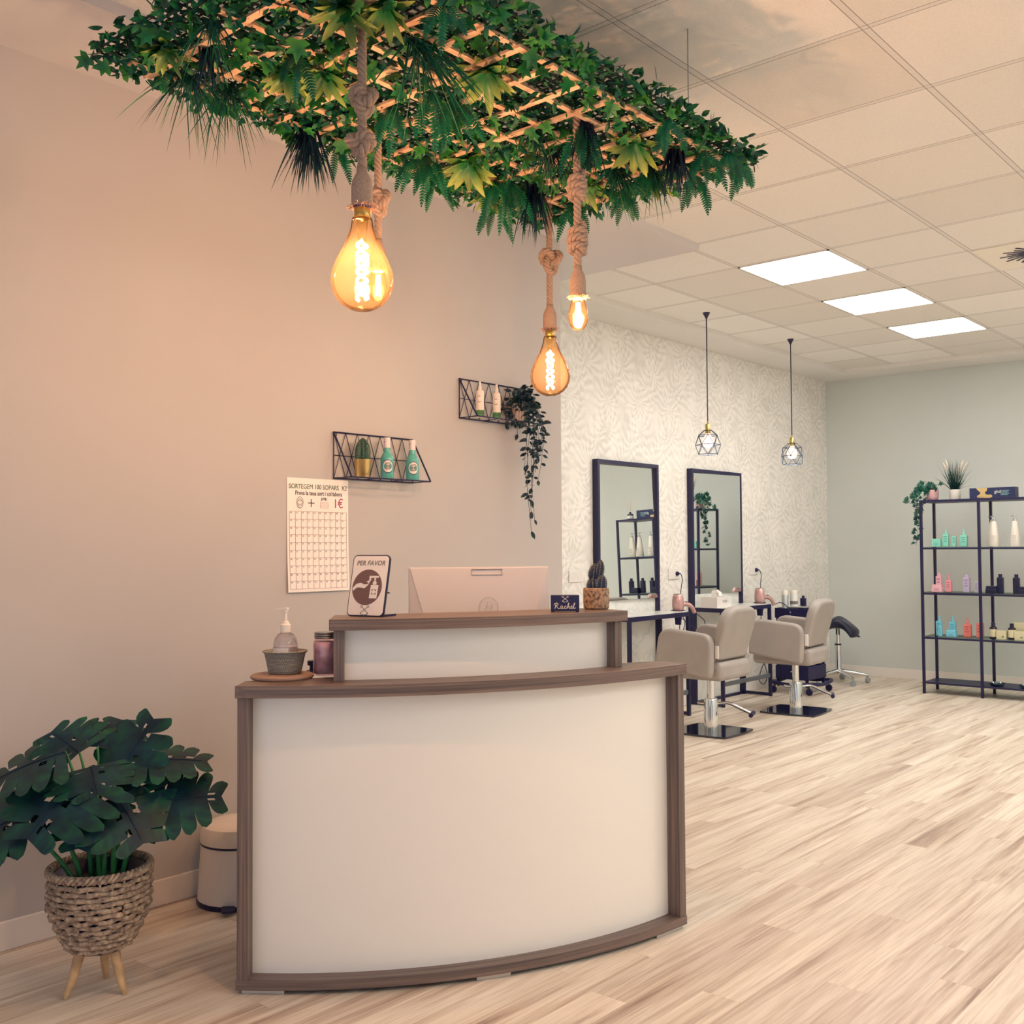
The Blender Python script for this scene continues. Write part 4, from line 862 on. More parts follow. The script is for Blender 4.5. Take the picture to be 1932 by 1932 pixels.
for a,rt in ((math.radians(261),.098),(math.radians(19),.096),(math.radians(140),.088)):
    d=Vector((math.cos(a),math.sin(a),0)); MB().tube([d*.052+Vector((0,0,.138)),d*rt*.80+Vector((0,0,.05)),d*rt+Vector((0,0,0))],[.0165,.0125,.0085],14).build('leg',m_leg,mo,smooth=True,auto=50)
g_mon=leafmat('monstera_green',(8,46,66),(22,104,66),.5); m_mst=M('monstera_stem',(40,110,60),.45,var=.25,vscale=18)
def mleaf(base,tip,nrm,wid,cup=.14,seed=1,holes=True):
    # split leaf: lobes as separate fingers joined along the midrib
    base=Vector(base);tip=Vector(tip);d=tip-base;ln=d.length;d,n,sd=frame(d,nrm);R=random.Random(seed)
    def P(x,y): return base+d*(y*ln)+sd*(x*wid)+n*(-(abs(x)**1.6)*cup*wid-((y-.3)**2)*.16*ln)
    s=MB(); NL=5
    def hw(y): # half width of the outline
        if y<0: return .52*max(0,1-((y+.0)/-.20)**2)**.5+.02
        return .56*(max(0,1-((y-.16)/.88)**2))**.5
    for sg in (-1,1):
        ys_=[-.10+1.10*k/NL for k in range(NL+1)]
        for k in range(NL):
            y0,y1=ys_[k],ys_[k+1]; g=.006+.006*R.random(); cutin=.60+.25*R.random() if k!=0 else .9
            # root edge on the midrib, outer edge swept forward
            sw=.14*(.2 if k<1 else 1)
            m0,m1=max(0,y0*.92),max(0.004,min(.95,y1*.95))
            rows_=9; A=[]
            for i in range(rows_+1):
                t=i/rows_; gg=g*max(0,(t-cutin)/(1-cutin))*2.2 if t>cutin else 0
                ya=ease(m0,y0+sw*.5+gg,t); yb=ease(m1,y1+sw*.5-gg,t); tr_=max(0,(t-.78)/.22); sq=1-.24*tr_**2; mid_=ease(ya,yb,.5); ya,yb=ease(mid_,ya,sq),ease(mid_,yb,sq); h=hw(min(.985,max(-.19,ease(y0,y1,.5)+sw*.35)))
                rnd_=1-.10*(t**3); A.append([P(sg*h*t*.985,ya),P(sg*h*t*1.03,ease(ya,yb,.5)),P(sg*h*t*rnd_,yb)])
            I=[[s.pt(q,.15+.7*R.random()*i/rows_) for q in row] for i,row in enumerate(A)]
            for i in range(rows_):
                for c_ in (0,1):
                    if holes and i==1 and c_==(k%2) and 1<=k<5 and R.random()<.5: continue
                    f=(I[i][c_],I[i][c_+1],I[i+1][c_+1],I[i+1][c_]); s.face(f if sg>0 else f[::-1])
    s.tube([P(0,y)+n*.001 for y in (0,.2,.4,.6,.75,.88)],[.0022,.002,.0017,.0014,.001,.0006],5)
    return s
def mplant(leafs):
    for k,(base,tip,nrm,w_,foot) in enumerate(leafs):
        lf=mleaf(base,tip,nrm,w_*1.12,seed=k+3); lo=lf.build('leaf',g_mon,mo,smooth=True,auto=80)
        f=Vector(foot); b_=Vector(base); md=f.lerp(b_,.55)+Vector((0,0,.05)); md.x=f.x+(b_.x-f.x)*.38; md.y=f.y+(b_.y-f.y)*.38
        MB().tube(bez(f,md,b_,10),[.0085-.0052*i/10 for i in range(11)],8).build('stalk',m_mst,mo,smooth=True)
# local axes: ax = along the camera's right, ay = away from the camera
AX=_r.copy(); AY=Vector((-math.sin(yw),math.cos(yw),0))
def q(a,dpt,z): v=AX*a+AY*dpt; return Vector((v.x,v.y,z))
mplant([
 (q(.03,.02,.60),q(.12,.10,.80),q(-.35,-.9,.35),.23,q(.005,.0,.32)),
 (q(.10,.05,.665),q(.30,.10,.665),q(.05,-.28,1),.21,q(.03,.02,.32)),
 (q(.17,-.02,.555),q(.365,.02,.575),q(-.1,-.6,.9),.23,q(.06,.0,.32)),
 (q(.07,-.06,.585),q(.19,-.16,.475),q(.15,-.5,.9),.27,q(.045,-.02,.32)),
 (q(-.05,-.04,.635),q(-.14,-.20,.50),q(-.05,-.55,.9),.32,q(-.02,-.01,.32)),
 (q(-.12,.03,.70),q(-.33,-.02,.63),q(-.1,-.35,1),.27,q(-.03,.02,.32)),
 (q(-.16,-.05,.56),q(-.38,-.10,.45),q(-.15,-.5,.9),.28,q(-.045,-.02,.32)),
 (q(-.05,.10,.70),q(-.02,.22,.775),q(0,-.5,.9),.22,q(-.01,.04,.32)),
 (q(-.09,.06,.69),q(-.20,.10,.755),q(0,-.55,.8),.22,q(-.02,.04,.32)),
 (q(.0,-.06,.565),q(-.01,-.15,.455),q(0,-.6,.8),.20,q(.01,-.03,.32)),
 (q(.04,-.03,.485),q(.13,-.02,.505),q(-.1,-.5,.9),.10,q(.02,-.03,.32)),
 (q(-.26,-.06,.50),q(-.40,-.10,.38),q(-.2,-.5,.8),.22,q(-.06,-.03,.32)),
 (q(-.03,.0,.66),q(.03,-.10,.60),q(.1,-.55,.9),.24,q(.0,.02,.32)),
])
binb=thing('pedal_bin','white round pedal bin with black foot ring between monstera and desk','bin',(-3.368,2.30,0))
MB().lathe([(.150,.016),(.150,.020),(.138,.215),(.132,.225)],48,cap0=True).build('bin_body',M('bin_white',(226,216,206),.35),binb,smooth=True,auto=40)
MB().lathe([(0,0),(.150,0),(.153,.004),(.153,.017),(.150,.019)],48,cap0=False,cap1=False).build('foot_ring',m_black,binb,smooth=True,auto=40)
MB().lathe([(.139,.222),(.141,.230),(.1395,.262),(.131,.282),(.108,.292),(.05,.297),(0,.298)],48,cap0=True).build('lid',M('bin_lid',(232,220,206),.3),binb,smooth=True,auto=40)
MB().lathe([(.1385,.216),(.1405,.222),(.1385,.227)],48,cap0=False,cap1=False).build('lid_gap',m_black,binb,smooth=True)
s=MB(); s.bar(q(.0,-.148,.020),q(.015,-.20,.018),.045,.008); s.build('pedal',m_black,binb,bevel=.002)
# ------------------------------------------------------------------ styling stations on the wallpapered wall
m_mirror,nt,b=newmat('mirror_silver'); b.inputs['Metallic'].default_value=1; b.inputs['Roughness'].default_value=.01; b.inputs['Base Color'].default_value=(.86,.90,.89,1)
m_marble,nt,b=newmat('white_marble'); c=coords(nt,(1,1,1)); n=N(nt,'ShaderNodeTexNoise'); n.inputs['Scale'].default_value=3.2; n.inputs['Detail'].default_value=9; n.inputs['Distortion'].default_value=.7; L(nt,c,n.inputs['Vector'])
v=N(nt,'ShaderNodeMath',operation='SUBTRACT'); v.inputs[1].default_value=.5; L(nt,n.outputs[0],v.inputs[0]); va=N(nt,'ShaderNodeMath',operation='ABSOLUTE'); L(nt,v.outputs[0],va.inputs[0])
r=ramp(nt,va.outputs[0],[(.0,(208,214,213)),(.012,(224,226,222)),(.05,(231,231,226)),(.2,(236,235,230))]); L(nt,r.outputs[0],b.inputs['Base Color']); b.inputs['Roughness'].default_value=.25
m_bk=M('black_powder_coat',(20,18,64),.42)
def station(y0,y1,label,tlabel,tilt):
    w=y1-y0; t=thing('mirror_tower',label,'salon mirror',(XW,y0,0),0,'tall framed salon mirrors')
    X=.050; fr=.028; H=1.958; s=MB()
    s.box(.002,0,0,X,fr,H); s.box(.002,w-fr,0,X,w,H); s.box(.002,fr,H-fr,X,w-fr,H); s.box(.002,fr,0,X,w-fr,.02); s.build('frame',m_bk,t,bevel=.001)
    s=MB(); zb,zt=.905,H-fr; a,b_=fr,w-fr; k0,k1=.006+tilt,.048-tilt    # glass sits slightly askew in the deep frame
    s.quad((k0+tilt,a,zb),(k1+tilt,b_,zb),(k1-tilt,b_,zt),(k0-tilt,a,zt)); s.build('mirror_glass',m_mirror,t)
    MB().box(.004,fr,.02,.020,w-fr,.905).build('marble_panel',m_marble,t)
    d=thing('salon_table',tlabel,'salon table',(XW+X+.001,y0,0),0,'marble topped styling tables'); D=.271; f=.026; ZT=.80
    MB().box(0,.012,ZT-.014,D-.010,w-.012,ZT+.001).build('marble_top',m_marble,d)
    s=MB(); s.box(0,0,ZT-.034,D,.012,ZT); s.box(0,w-.012,ZT-.034,D,w,ZT); s.box(D-.012,.012,ZT-.034,D,w-.012,ZT); s.build('top_frame',m_bk,d,bevel=.001)
    for yy_ in (0,w-f):
        MB().box(D-f,yy_,0,D,yy_+f,ZT-.034).build('leg',m_bk,d,bevel=.001); MB().box(0,yy_,0,.016,yy_+f,ZT-.034).build('leg',m_bk,d,bevel=.001)
        MB().box(.016,yy_,.006,D-f,yy_+f,.030).build('floor_runner',m_bk,d,bevel=.001)
    MB().box(D-f+.004,f,.165,D-.006,w-f,.20).build('foot_rail',M('grey_metal_rail_%d'%int(y0*10),(112,118,124),.4,metal=.4),d,bevel=.002)
station(6.195,7.015,'tall black framed mirror on the wallpaper, the one nearer the reception desk','white marble top table with black legs nearer the reception desk',.012)
station(7.515,8.360,'tall black framed mirror on the wallpaper, closer to the far wall','white marble top table with black legs carrying the tissue box',.0)
# sockets
def sock(y,z,label,first=[]):
    if first: return dup(first[0],(XW,y,z),0,label)
    t=thing('wall_socket',label,'socket',(XW,y,z),0,'double wall sockets'); first.append(t)
    MB().box(0,-.078,-.043,.009,.078,.043).build('plate',m_white,t,bevel=.003)
    for q_ in (-.036,.036):
        s=MB(); s.T=Matrix.Translation((.0092,q_,0))@Matrix.Rotation(PI/2,4,'Y'); s.lathe([(.0,-.004),(.019,-.004),(.021,.0015),(.024,.0015),(.024,0)],24,cap0=False,cap1=False); o=s.build('outlet',m_white,t,smooth=True,auto=40)
        s=MB(); s.T=Matrix.Translation((.0092,q_,0))@Matrix.Rotation(PI/2,4,'Y')
        for e in (-.0095,.0095): s.lathe([(0,-.003),(.0032,-.003)],8,c=(0,e,0),cap0=False)
        s.build('pin_hole',m_black,o)
    return t
sock(5.978,1.097,'double wall socket behind the cork pot cactus'); sock(7.290,1.083,'double wall socket between the two framed mirrors'); sock(8.642,1.087,'double wall socket above the hair dryer by the tissue table'); sock(10.045,1.072,'double wall socket in the far corner of the wallpaper')
# hair dryers hanging in rings
m_rose=M('rose_gold_gloss',(206,164,160),.25,metal=.35,coat=.5)
def dryer(y,label,tail):
    t=thing('hair_dryer',label,'hair dryer',(XW+.17,y,.80),0,'pink hair dryers')
    MB().lathe([(.0,.135),(.022,.134),(.036,.128),(.042,.110),(.046,.075),(.047,.040),(.043,.010),(.036,-.012),(.030,-.026)],28,cap0=False).build('barrel',m_rose,t,smooth=True,auto=50)
    MB().lathe([(.014,.1352),(.030,.1330),(.034,.1305)],20,cap0=True).build('air_grille',M('grille_grey_%d'%int(y*10),(176,170,170),.3,metal=.6),t,smooth=True)
    MB().lathe([(.031,-.024),(.033,-.030),(.026,-.075),(.024,-.110)],20,sx=1.1,sy=.8).build('nozzle',m_black,t,smooth=True,auto=40)
    s=MB(); P=[Vector((.012,.035,.045)),Vector((.03,.075,.052)),Vector((.05,.115,.030)),Vector((.06,.150,-.02))]; s.tube(catmull(P,6),[.020-.0045*k/18 for k in range(19)],12); s.build('handle',m_rose,t,smooth=True,auto=60)
    s=MB(); 
    for k in (0,1): s.tube([(.030+.006*k,.062+.016*k,.066-.003*k),(.042+.006*k,.064+.016*k,.064-.003*k)],.006,8)
    s.build('buttons',m_black,t)
    MB().tube([(.052*math.cos(2*PI*k/28),.052*math.sin(2*PI*k/28),.003) for k in range(28)],.0035,6,closed=True).build('ring_holder',m_black,t,smooth=True)
    s=MB(); s.tube(catmull([Vector(p) for p in tail],8),.0036,6); s.build('cord',m_black,t,smooth=True)
    s=MB(); e=Vector(tail[-1]); s.tube([e,e+Vector((-.012,0,0)),e+Vector((-.028,0,0))],[.008,.017,.018],12); s.build('plug',m_black,t,smooth=True,auto=40)
dryer(7.085,'pink hair dryer hanging in a ring at the end of the nearer styling table',[(.06,.150,-.02),(.075,.20,-.05),(.10,.24,-.10),(.10,.16,-.15),(.08,.06,-.12),(.05,-.04,-.06),(.03,-.02,-.2),(.0,.10,-.1),(-.06,.13,.0),(-.09,.19,.15),(-.10,.23,.24),(-.125,.243,.285),(-.136,.2425,.285)])
dryer(8.440,'pink hair dryer hanging in a ring beside the black trolley',[(.06,.150,-.02),(.12,.17,.0),(.22,.12,-.06),(.26,.06,-.22),(.18,.03,-.36),(.04,.0,-.52),(.02,-.07,-.66),(.04,-.02,-.71),(.05,.02,-.62),(.02,-.05,-.4),(-.02,.05,-.16),(-.05,.14,.0),(-.09,.19,.15),(-.10,.225,.24),(-.125,.239,.286),(-.136,.2385,.287)])
# tissue box
tb=thing('tissue_box','white cardboard tissue box with a raised tissue on the marble table','tissue box',(XW+.038+.145,7.655,.8015),.0)
MB().box(-.075,-.115,0,.075,.125,.088).build('carton',m_white,tb,bevel=.001)
s=MB(); text_into(s,'TISSUE',.026,(.0755,.01,.050),(0,1,0),(0,0,1),.0002); s.build('lettering',m_greyp,tb)
s=MB()
for sg in (-1,1):
    P=[[(-.035+.07*i/5+.006*math.sin(j*2+i),sg*(.004+.022*j/4)+.05*(i/5-.5)*.4,.086+.060*math.sin(PI*(.15+.7*i/5))*(j/4)+.006*math.sin(i*3+j)) for i in range(6)] for j in range(5)]
    I=[[s.pt(p_) for p_ in row] for row in P]
    for j in range(4):
        for i in range(5): s.face((I[j][i],I[j][i+1],I[j+1][i+1],I[j+1][i]))
s.build('tissue',M('soft_white_tissue',(240,236,230),.8),tb,smooth=True)
# ------------------------------------------------------------------ hydraulic chairs
m_lea=M('taupe_leather',(162,155,150),.48,var=.03,vscale=6,bmp=.05,bscale=180); m_chr,nt,b=newmat('chrome'); b.inputs['Metallic'].default_value=1; b.inputs['Roughness'].default_value=.12; b.inputs['Base Color'].default_value=(.72,.73,.74,1)
m_base=M('black_glass_plate',(24,30,50),.06,spec=.9)
def rpoly(pts,rads,n=6):
    out=[]; m_=len(pts)
    for k in range(m_):
        p=Vector(pts[k]).to_2d() if len(pts[k])==3 else Vector(pts[k]); a=Vector(pts[k-1]); c_=Vector(pts[(k+1)%m_]); r_=rads[k]
        d1=(a-p).normalized(); d2=(c_-p).normalized(); p1=p+d1*r_; p2=p+d2*r_
        for i in range(n+1):
            t_=i/n; out.append(tuple(p1*(1-t_)**2+p*2*t_*(1-t_)+p2*t_*t_))
    return out
def chair(loc_,rz,label):
    t=thing('salon_chair',label,'salon chair',loc_,rz,'taupe hydraulic salon chairs')   # faces local -x
    arm=rpoly([(-.285,.47),(-.245,.745),(.165,.705),(.155,.40)],[.03,.10,.085,.05])
    for sg in (-1,1):
        s=MB(); s.T=Matrix(((1,0,0,0),(0,0,1,sg*.262-.034),(0,1,0,0),(0,0,0,1))); s.prism(arm,0,.068); s.build('armrest',m_lea,t,smooth=True,bevel=.020,bseg=4,auto=45)
    MB().box(-.27,-.225,.385,.205,.225,.515).build('seat',m_lea,t,smooth=True,bevel=.035,bseg=4,auto=50)
    bk=rpoly([(-.215,.0),(-.235,.375),(.235,.375),(.215,.0)],[.05,.15,.15,.05])
    s=MB(); s.T=Matrix.Translation((.10,0,.54))@Matrix.Rotation(math.radians(16),4,'Y')@Matrix(((0,0,1,0),(1,0,0,0),(0,1,0,0),(0,0,0,1)))
    s.prism(bk,0,.075); s.build('backrest',m_lea,t,smooth=True,bevel=.024,bseg=4,auto=45)
    for sg in (-1,1): MB().box(.155,sg*.222-.006,.54,.185,sg*.222+.006,.63).build('back_bracket',m_white,t,bevel=.006)
    MB().lathe([(.026,.235),(.026,.39)],24).build('piston',m_chr,t,smooth=True,auto=40)
    MB().lathe([(.050,.014),(.050,.225),(.046,.235),(.0,.237)],36,cap0=True).build('pump_column',m_chr,t,smooth=True,auto=40)
    s=MB(); out=[]
    for k in range(4):
        a0=PI/4+PI/2*k; a1=a0+PI/2
        for i in range(10):
            u_=i/10; p_=Vector((math.cos(a0),math.sin(a0))).lerp(Vector((math.cos(a1),math.sin(a1))),u_)*.305; b2=1+.075*math.sin(PI*u_); out.append((p_.x*b2,p_.y*b2))
    s.prism(out,0,.014); s.build('base_plate',m_base,t,bevel=.002)
    s=MB(); s.tube(catmull([(.03,.045,.195),(.09,.085,.20),(.16,.11,.17),(.235,.135,.135)],6),.011,10); s.tube([(-.03,-.04,.20),(-.075,-.06,.205)],.012,8); s.build('pedal_lever',m_chr,t,smooth=True,auto=50)
    MB().tube([(.265,.08,.128),(.225,.205,.128)],.0155,12).build('pedal_bar',m_black,t,smooth=True,auto=50)
    return t
c1=chair((-3.80,6.495,0),math.radians(2),'taupe salon chair on chrome pump base nearer the reception desk')
dup(c1,(-3.742,7.705,0),math.radians(6),'taupe salon chair on chrome pump base in front of the trolley')
# ------------------------------------------------------------------ trolley with things on it
tr=thing('salon_trolley','black plastic salon trolley with drawers on casters behind the second chair','trolley',(-4.21,8.775,0),.0)
for z0,nm in ((.665,'top_tray'),(.125,'drawer')):
    s=MB(); a,b_=.155,.185; h=.088 if nm=='top_tray' else .12
    s.box(-a,-b_,z0,a,b_,z0+.008); s.box(-a,-b_,z0,a,-b_+.008,z0+h); s.box(-a,b_-.008,z0,a,b_,z0+h); s.box(-a,-b_,z0,-a+.008,b_,z0+h); s.box(a-.008,-b_,z0,a,b_,z0+h)
    o=s.build(nm,m_black,tr,bevel=.004)
    MB().lathe([(0,.0),(.009,.002),(.009,.010),(0,.014)],12,c=(0,0,0)).build('drawer_knob',m_chr,o).location=(.0,-b_-.006,z0+h*.55)
for sx_ in (-1,1):
    for sy_ in (-1,1): MB().box(sx_*.135-.011,sy_*.165-.011,.06,sx_*.135+.011,sy_*.165+.011,.67).build('post',m_black,tr)
s=MB(); s.tube(catmull([(-.19,-.21,.10),(.0,-.235,.085),(.19,-.21,.10),(.215,0,.085),(.19,.21,.10),(0,.235,.085),(-.19,.21,.10),(-.215,0,.085),(-.19,-.21,.10)],6),.016,10); s.build('bumper',m_black,tr,smooth=True)
for sx_ in (-1,1):
    for sy_ in (-1,1):
        s=MB(); s.T=Matrix.Translation((sx_*.17,sy_*.20,.030))@Matrix.Rotation(PI/2,4,'X'); s.lathe([(0,-.012),(.027,-.012),(.030,-.008),(.030,.008),(.027,.012),(0,.012)],20,cap0=False,cap1=False); s.T=None; s.bar((sx_*.17,sy_*.20,.035),(sx_*.155,sy_*.185,.095),.016); s.build('caster',m_black,tr,smooth=True,auto=40)
MB().box(-.05,-.13,.755,.12,.14,.7665).build('tool_tray',M('steel_tray',(190,192,190),.3,metal=.6),tr,bevel=.003)
def can(x,y,z,r_,h,mat_,label,name='spray_can'):
    t=thing(name,label,'spray can',(x,y,z))
    MB().lathe([(r_*.9,0),(r_,.003),(r_,h*.78),(r_*.9,h*.84)],24).build('can_body',mat_,t,smooth=True,auto=40); MB().lathe([(r_*.92,h*.83),(r_*.95,h*.97),(r_*.8,h),(0,h)],24).build('cap',m_wp,t,smooth=True,auto=40); return t
m_silver=M('silver_can',(190,198,200),.3,metal=.6); m_wcan=M('white_can',(226,228,224),.35)
can(-4.30,8.665,.674,.030,.235,m_silver,'silver spray can at the near corner of the black trolley'); t=can(-4.24,8.72,.674,.034,.235,m_wcan,'white spray can standing on the trolley next to the silver can')
MB().lathe([(.0345,.11),(.0345,.14)],24,cap0=False,cap1=False).build('grey_band',m_greyp,t,smooth=True)
bt=thing('dark_bottle','small black squarish bottle on the trolley beside the white can','bottle',(-4.18,8.78,.7675)); MB().box(-.022,-.022,0,.022,.022,.07).build('body',m_black,bt,bevel=.006); MB().lathe([(.012,.07),(.012,.092),(0,.092)],14).build('cap',m_black,bt)
# ------------------------------------------------------------------ saddle stool
st=thing('saddle_stool','black saddle stool on chrome five star base in the far corner','stool',(-4.205,9.56,0),.35)
s=MB(); nu,nv=16,14; I=[]
for i in range(nu+1):
    u_=-1+2*i/nu; row=[]
    for j in range(nv+1):
        v_=-1+2*j/nv; rr=math.sqrt(max(0,1-.55*v_*v_)); x=u_*.205*rr; y=v_*.21
        z=.60-.085*(abs(u_)**2.2)*1.25+.03*v_*v_*(1-abs(u_)) ; row.append(s.pt((x,y,z)))
    I.append(row)
J=[[s.pt(s.v[I[i][j]]-Vector((s.v[I[i][j]].x*.12,0,0.085*(1-.25*abs(-1+2*i/nu))))) for j in range(nv+1)] for i in range(nu+1)]
for i in range(nu):
    for j in range(nv): s.face((I[i][j],I[i+1][j],I[i+1][j+1],I[i][j+1])); s.face((J[i][j],J[i][j+1],J[i+1][j+1],J[i+1][j]))
for j in range(nv): s.face((I[0][j],I[0][j+1],J[0][j+1],J[0][j])); s.face((I[nu][j],J[nu][j],J[nu][j+1],I[nu][j+1]))
for i in range(nu): s.face((I[i][0],J[i][0],J[i+1][0],I[i+1][0])); s.face((I[i][nv],I[i+1][nv],J[i+1][nv],J[i][nv]))
o=s.build('saddle_seat',M('black_vinyl',(14,20,52),.4),st,smooth=True); md=o.modifiers.new('sub','SUBSURF'); md.levels=1; md.render_levels=1
MB().lathe([(.034,.09),(.030,.11),(.028,.36),(.020,.362),(.018,.535)],20).build('gas_lift',m_chr,st,smooth=True,auto=40)
MB().lathe([(.0205,.356),(.031,.358),(.031,.372),(.019,.374)],20).build('collar',m_black,st)
s=MB(); s.tube([(.02,-.01,.52),(.10,-.03,.49),(.15,-.04,.465)],.005,6); s.build('height_lever',m_chr,st); MB().tube([(.148,-.04,.466),(.20,-.05,.445)],.0095,8).build('lever_grip',m_black,st)
for k in range(5):
    a=2*PI*k/5+.25; d=Vector((math.cos(a),math.sin(a),0)); MB().tube([d*.02+Vector((0,0,.115)),d*.14+Vector((0,0,.10)),d*.27+Vector((0,0,.075))],[.024,.019,.014],10).build('star_leg',m_chr,st,smooth=True,auto=60)
    s=MB(); s.T=Matrix.Translation(d*.27)@Matrix.Rotation(a+.8,4,'Z'); s.tube([(0,0,.08),(0,0,.05)],.010,8); s.T=s.T@Matrix.Translation((0,0,.027))@Matrix.Rotation(PI/2,4,'X'); s.lathe([(0,-.016),(.024,-.016),(.027,-.012),(.027,.012),(.024,.016),(0,.016)],18,cap0=False,cap1=False); s.build('caster',M('clear_grey_wheel_%d'%k,(150,156,160),.25),st,smooth=True,auto=40)
# ------------------------------------------------------------------ geometric cage pendants
m_opal=Emat('opal_bulb',(255,228,208),.9); m_cage=M('petrol_black_wire',(34,54,84),.45)
def cage(x,y,label,first=[]):
    if first: return dup(first[0],(x,y,1.986),.32,label)
    t=thing('cage_pendant_lamp',label,'pendant lamp',(x,y,1.986),0,'geometric wire pendants'); first.append(t)
    zc=ZC-1.986
    MB().lathe([(.006,zc-.045),(.012,zc-.030),(.026,zc-.004),(.028,zc)],20).build('ceiling_rose',m_bk,t,smooth=True)
    MB().tube([(0,0,.235),(0,0,zc-.02)],.0042,8).build('cord',m_bk,t,smooth=True)
    MB().lathe([(.019,.155),(.019,.222),(.016,.226),(.006,.228),(.005,.245)],24).build('socket',m_brass,t,smooth=True,auto=40)
    rings=[(.030,.178,0),(.077,.140,0),(.092,.070,.5),(.078,.0,0)]; n6=6; V=[[Vector((r_*math.cos(2*PI*(k+o_)/n6),r_*math.sin(2*PI*(k+o_)/n6),z)) for k in range(n6)] for r_,z,o_ in rings]; s=MB(); w=.0024
    for R_ in V:
        for k in range(n6): s.tube([R_[k],R_[(k+1)%n6]],w,5)
    for k in range(n6):
        s.tube([V[0][k],V[1][k]],w,5)
        for a,b_ in ((1,2),(3,2)): s.tube([V[a][k],V[b_][k]],w,5); s.tube([V[a][(k+1)%n6],V[b_][k]],w,5)
    s.build('wire_cage',m_cage,t)
    MB().lathe([(0,.048),(.018,.051),(.034,.062),(.043,.082),(.043,.100),(.034,.122),(.020,.138),(.015,.158)],28,cap0=False).build('globe_bulb',m_opal,t,smooth=True)
    l=bpy.data.lights.new('bulb_light','POINT'); l.energy=2.2; l.color=(1,.86,.72); l.shadow_soft_size=.05
    o=bpy.data.objects.new('bulb_light',l); COL.objects.link(o); o.parent=t; o.location=(0,0,.02)
    return t
cage(-3.945,6.748,'wire cage pendant lamp hanging nearer the reception desk'); cage(-3.932,8.095,'wire cage pendant lamp hanging closer to the far wall')
# ------------------------------------------------------------------ shelf unit on the far wall and everything on it
SX0,SX1,SY0,SY1=-3.335,-2.335,9.335,9.690; HS=1.703
sh=thing('shelf_unit','black metal shelf unit with glass shelves against the far wall','shelf unit',(SX0,SY0,0)); SWd=SX1-SX0; SDp=SY1-SY0; tb_=.022
for x in (0,SWd/2-tb_/2,SWd-tb_):
    for y in (0,SDp-tb_): MB().box(x,y,0,x+tb_,y+tb_,HS-.02).build('upright',m_bk,sh,bevel=.001)
MB().box(0,0,HS-.02,SWd,SDp,HS).build('top_board',m_bk,sh,bevel=.001); MB().box(.004,.002,.088,SWd-.004,SDp-.002,.103).build('bottom_board',m_bk,sh,bevel=.001)
m_sg=thin_glass('shelf_glass',(222,236,232),.06)
for z in (.503,.891,1.289):
    s=MB(); s.box(tb_,0.002,z-.022,SWd-tb_,.016,z-.006); s.box(tb_,SDp-.016,z-.022,SWd-tb_,SDp-.002,z-.006)
    for x in (0,SWd-tb_): s.box(x+.003,tb_,z-.022,x+tb_-.003,SDp-tb_,z-.006)
    s.build('shelf_rail',m_bk,sh,bevel=.001); MB().box(.003,.003,z-.006,SWd-.003,SDp-.003,z).build('glass_shelf',m_sg,sh)
def col(name,rgb): return M(name,rgb,.4)
m_teal=col('teal_plastic',(138,216,196)); m_pink=col('pink_plastic',(232,180,192)); m_rosep=col('rose_plastic',(226,150,160)); m_lil=col('lilac_plastic',(190,176,206)); m_blue=col('sky_blue_plastic',(120,200,222)); m_coral=col('coral_plastic',(226,122,116)); m_blk=M('black_plastic',(22,26,62),.35); m_amb=M('dark_amber_glass',(40,28,52),.25); m_crm=col('cream_label',(214,206,172)); m_wht=col('white_bottle',(232,226,216)); m_tint=col('tint_print',(112,150,152))
def prt(parent,w,z0,z1,y,mat_):  # printed lines on a flat front
    s=MB(); n_=3
    for k in range(n_): z=ease(z0,z1,(k+.5)/n_); s.box(-w/2*(1-.25*(k%2)),y-.0005,z,w/2*(1-.25*(k%2)),y,z+(z1-z0)*.16)
    s.build('print',mat_,parent)
def dim(mat_,f=.72):
    c_=mat_.node_tree.nodes['Principled BSDF'].inputs['Base Color'].default_value; m_=bpy.data.materials.get(mat_.name+'_print')
    if not m_:
        m_=mat_.copy(); m_.name=mat_.name+'_print'; m_.node_tree.nodes['Principled BSDF'].inputs['Base Color'].default_value=(c_[0]*f*.7,c_[1]*f*.8,c_[2]*f,1)
    return m_
def sqbottle(x,y,z,w,h,mat_,label,neck='cone',cat='bottle',d=None,grp=None,nm='shampoo_bottle'):
    t=thing(nm,label,cat,(x,y,z),0,grp); d=d or w*.75
    MB().box(-w/2,-d/2,0,w/2,d/2,h).build('body',mat_,t,bevel=min(w,d)*.16,bseg=3)
    if neck=='cone': MB().lathe([(w*.20,h),(w*.20,h+.012),(w*.17,h+.016),(w*.09,h+.058),(0,h+.060)],16).build('nozzle',mat_,t,smooth=True,auto=40)
    elif neck=='cap': MB().lathe([(w*.30,h),(w*.30,h+.028),(0,h+.029)],16).build('cap',mat_,t,smooth=True,auto=40)
    elif neck=='pump': MB().lathe([(w*.24,h),(w*.24,h+.016),(w*.10,h+.018),(w*.10,h+.034),(w*.20,h+.035),(w*.20,h+.043),(0,h+.044)],14).bar((0,0,h+.040),(w*.55,0,h+.036),.010,.007).build('pump',mat_,t,smooth=True,auto=40)
    prt(t,w*.55,h*.30,h*.85,-d/2,dim(mat_)); return t
def jar_(x,y,z,w,h,mat_,label,d=None):
    t=thing('cream_jar',label,'jar',(x,y,z)); d=d or w*.7
    MB().box(-w/2,-d/2,0,w/2,d/2,h*.62).build('body',mat_,t,bevel=.004); MB().box(-w*.46,-d*.46,h*.62,w*.46,d*.46,h).build('lid',mat_,t,bevel=.004); prt(t,w*.5,h*.15,h*.5,-d/2,dim(mat_)); return t
YG=9.455
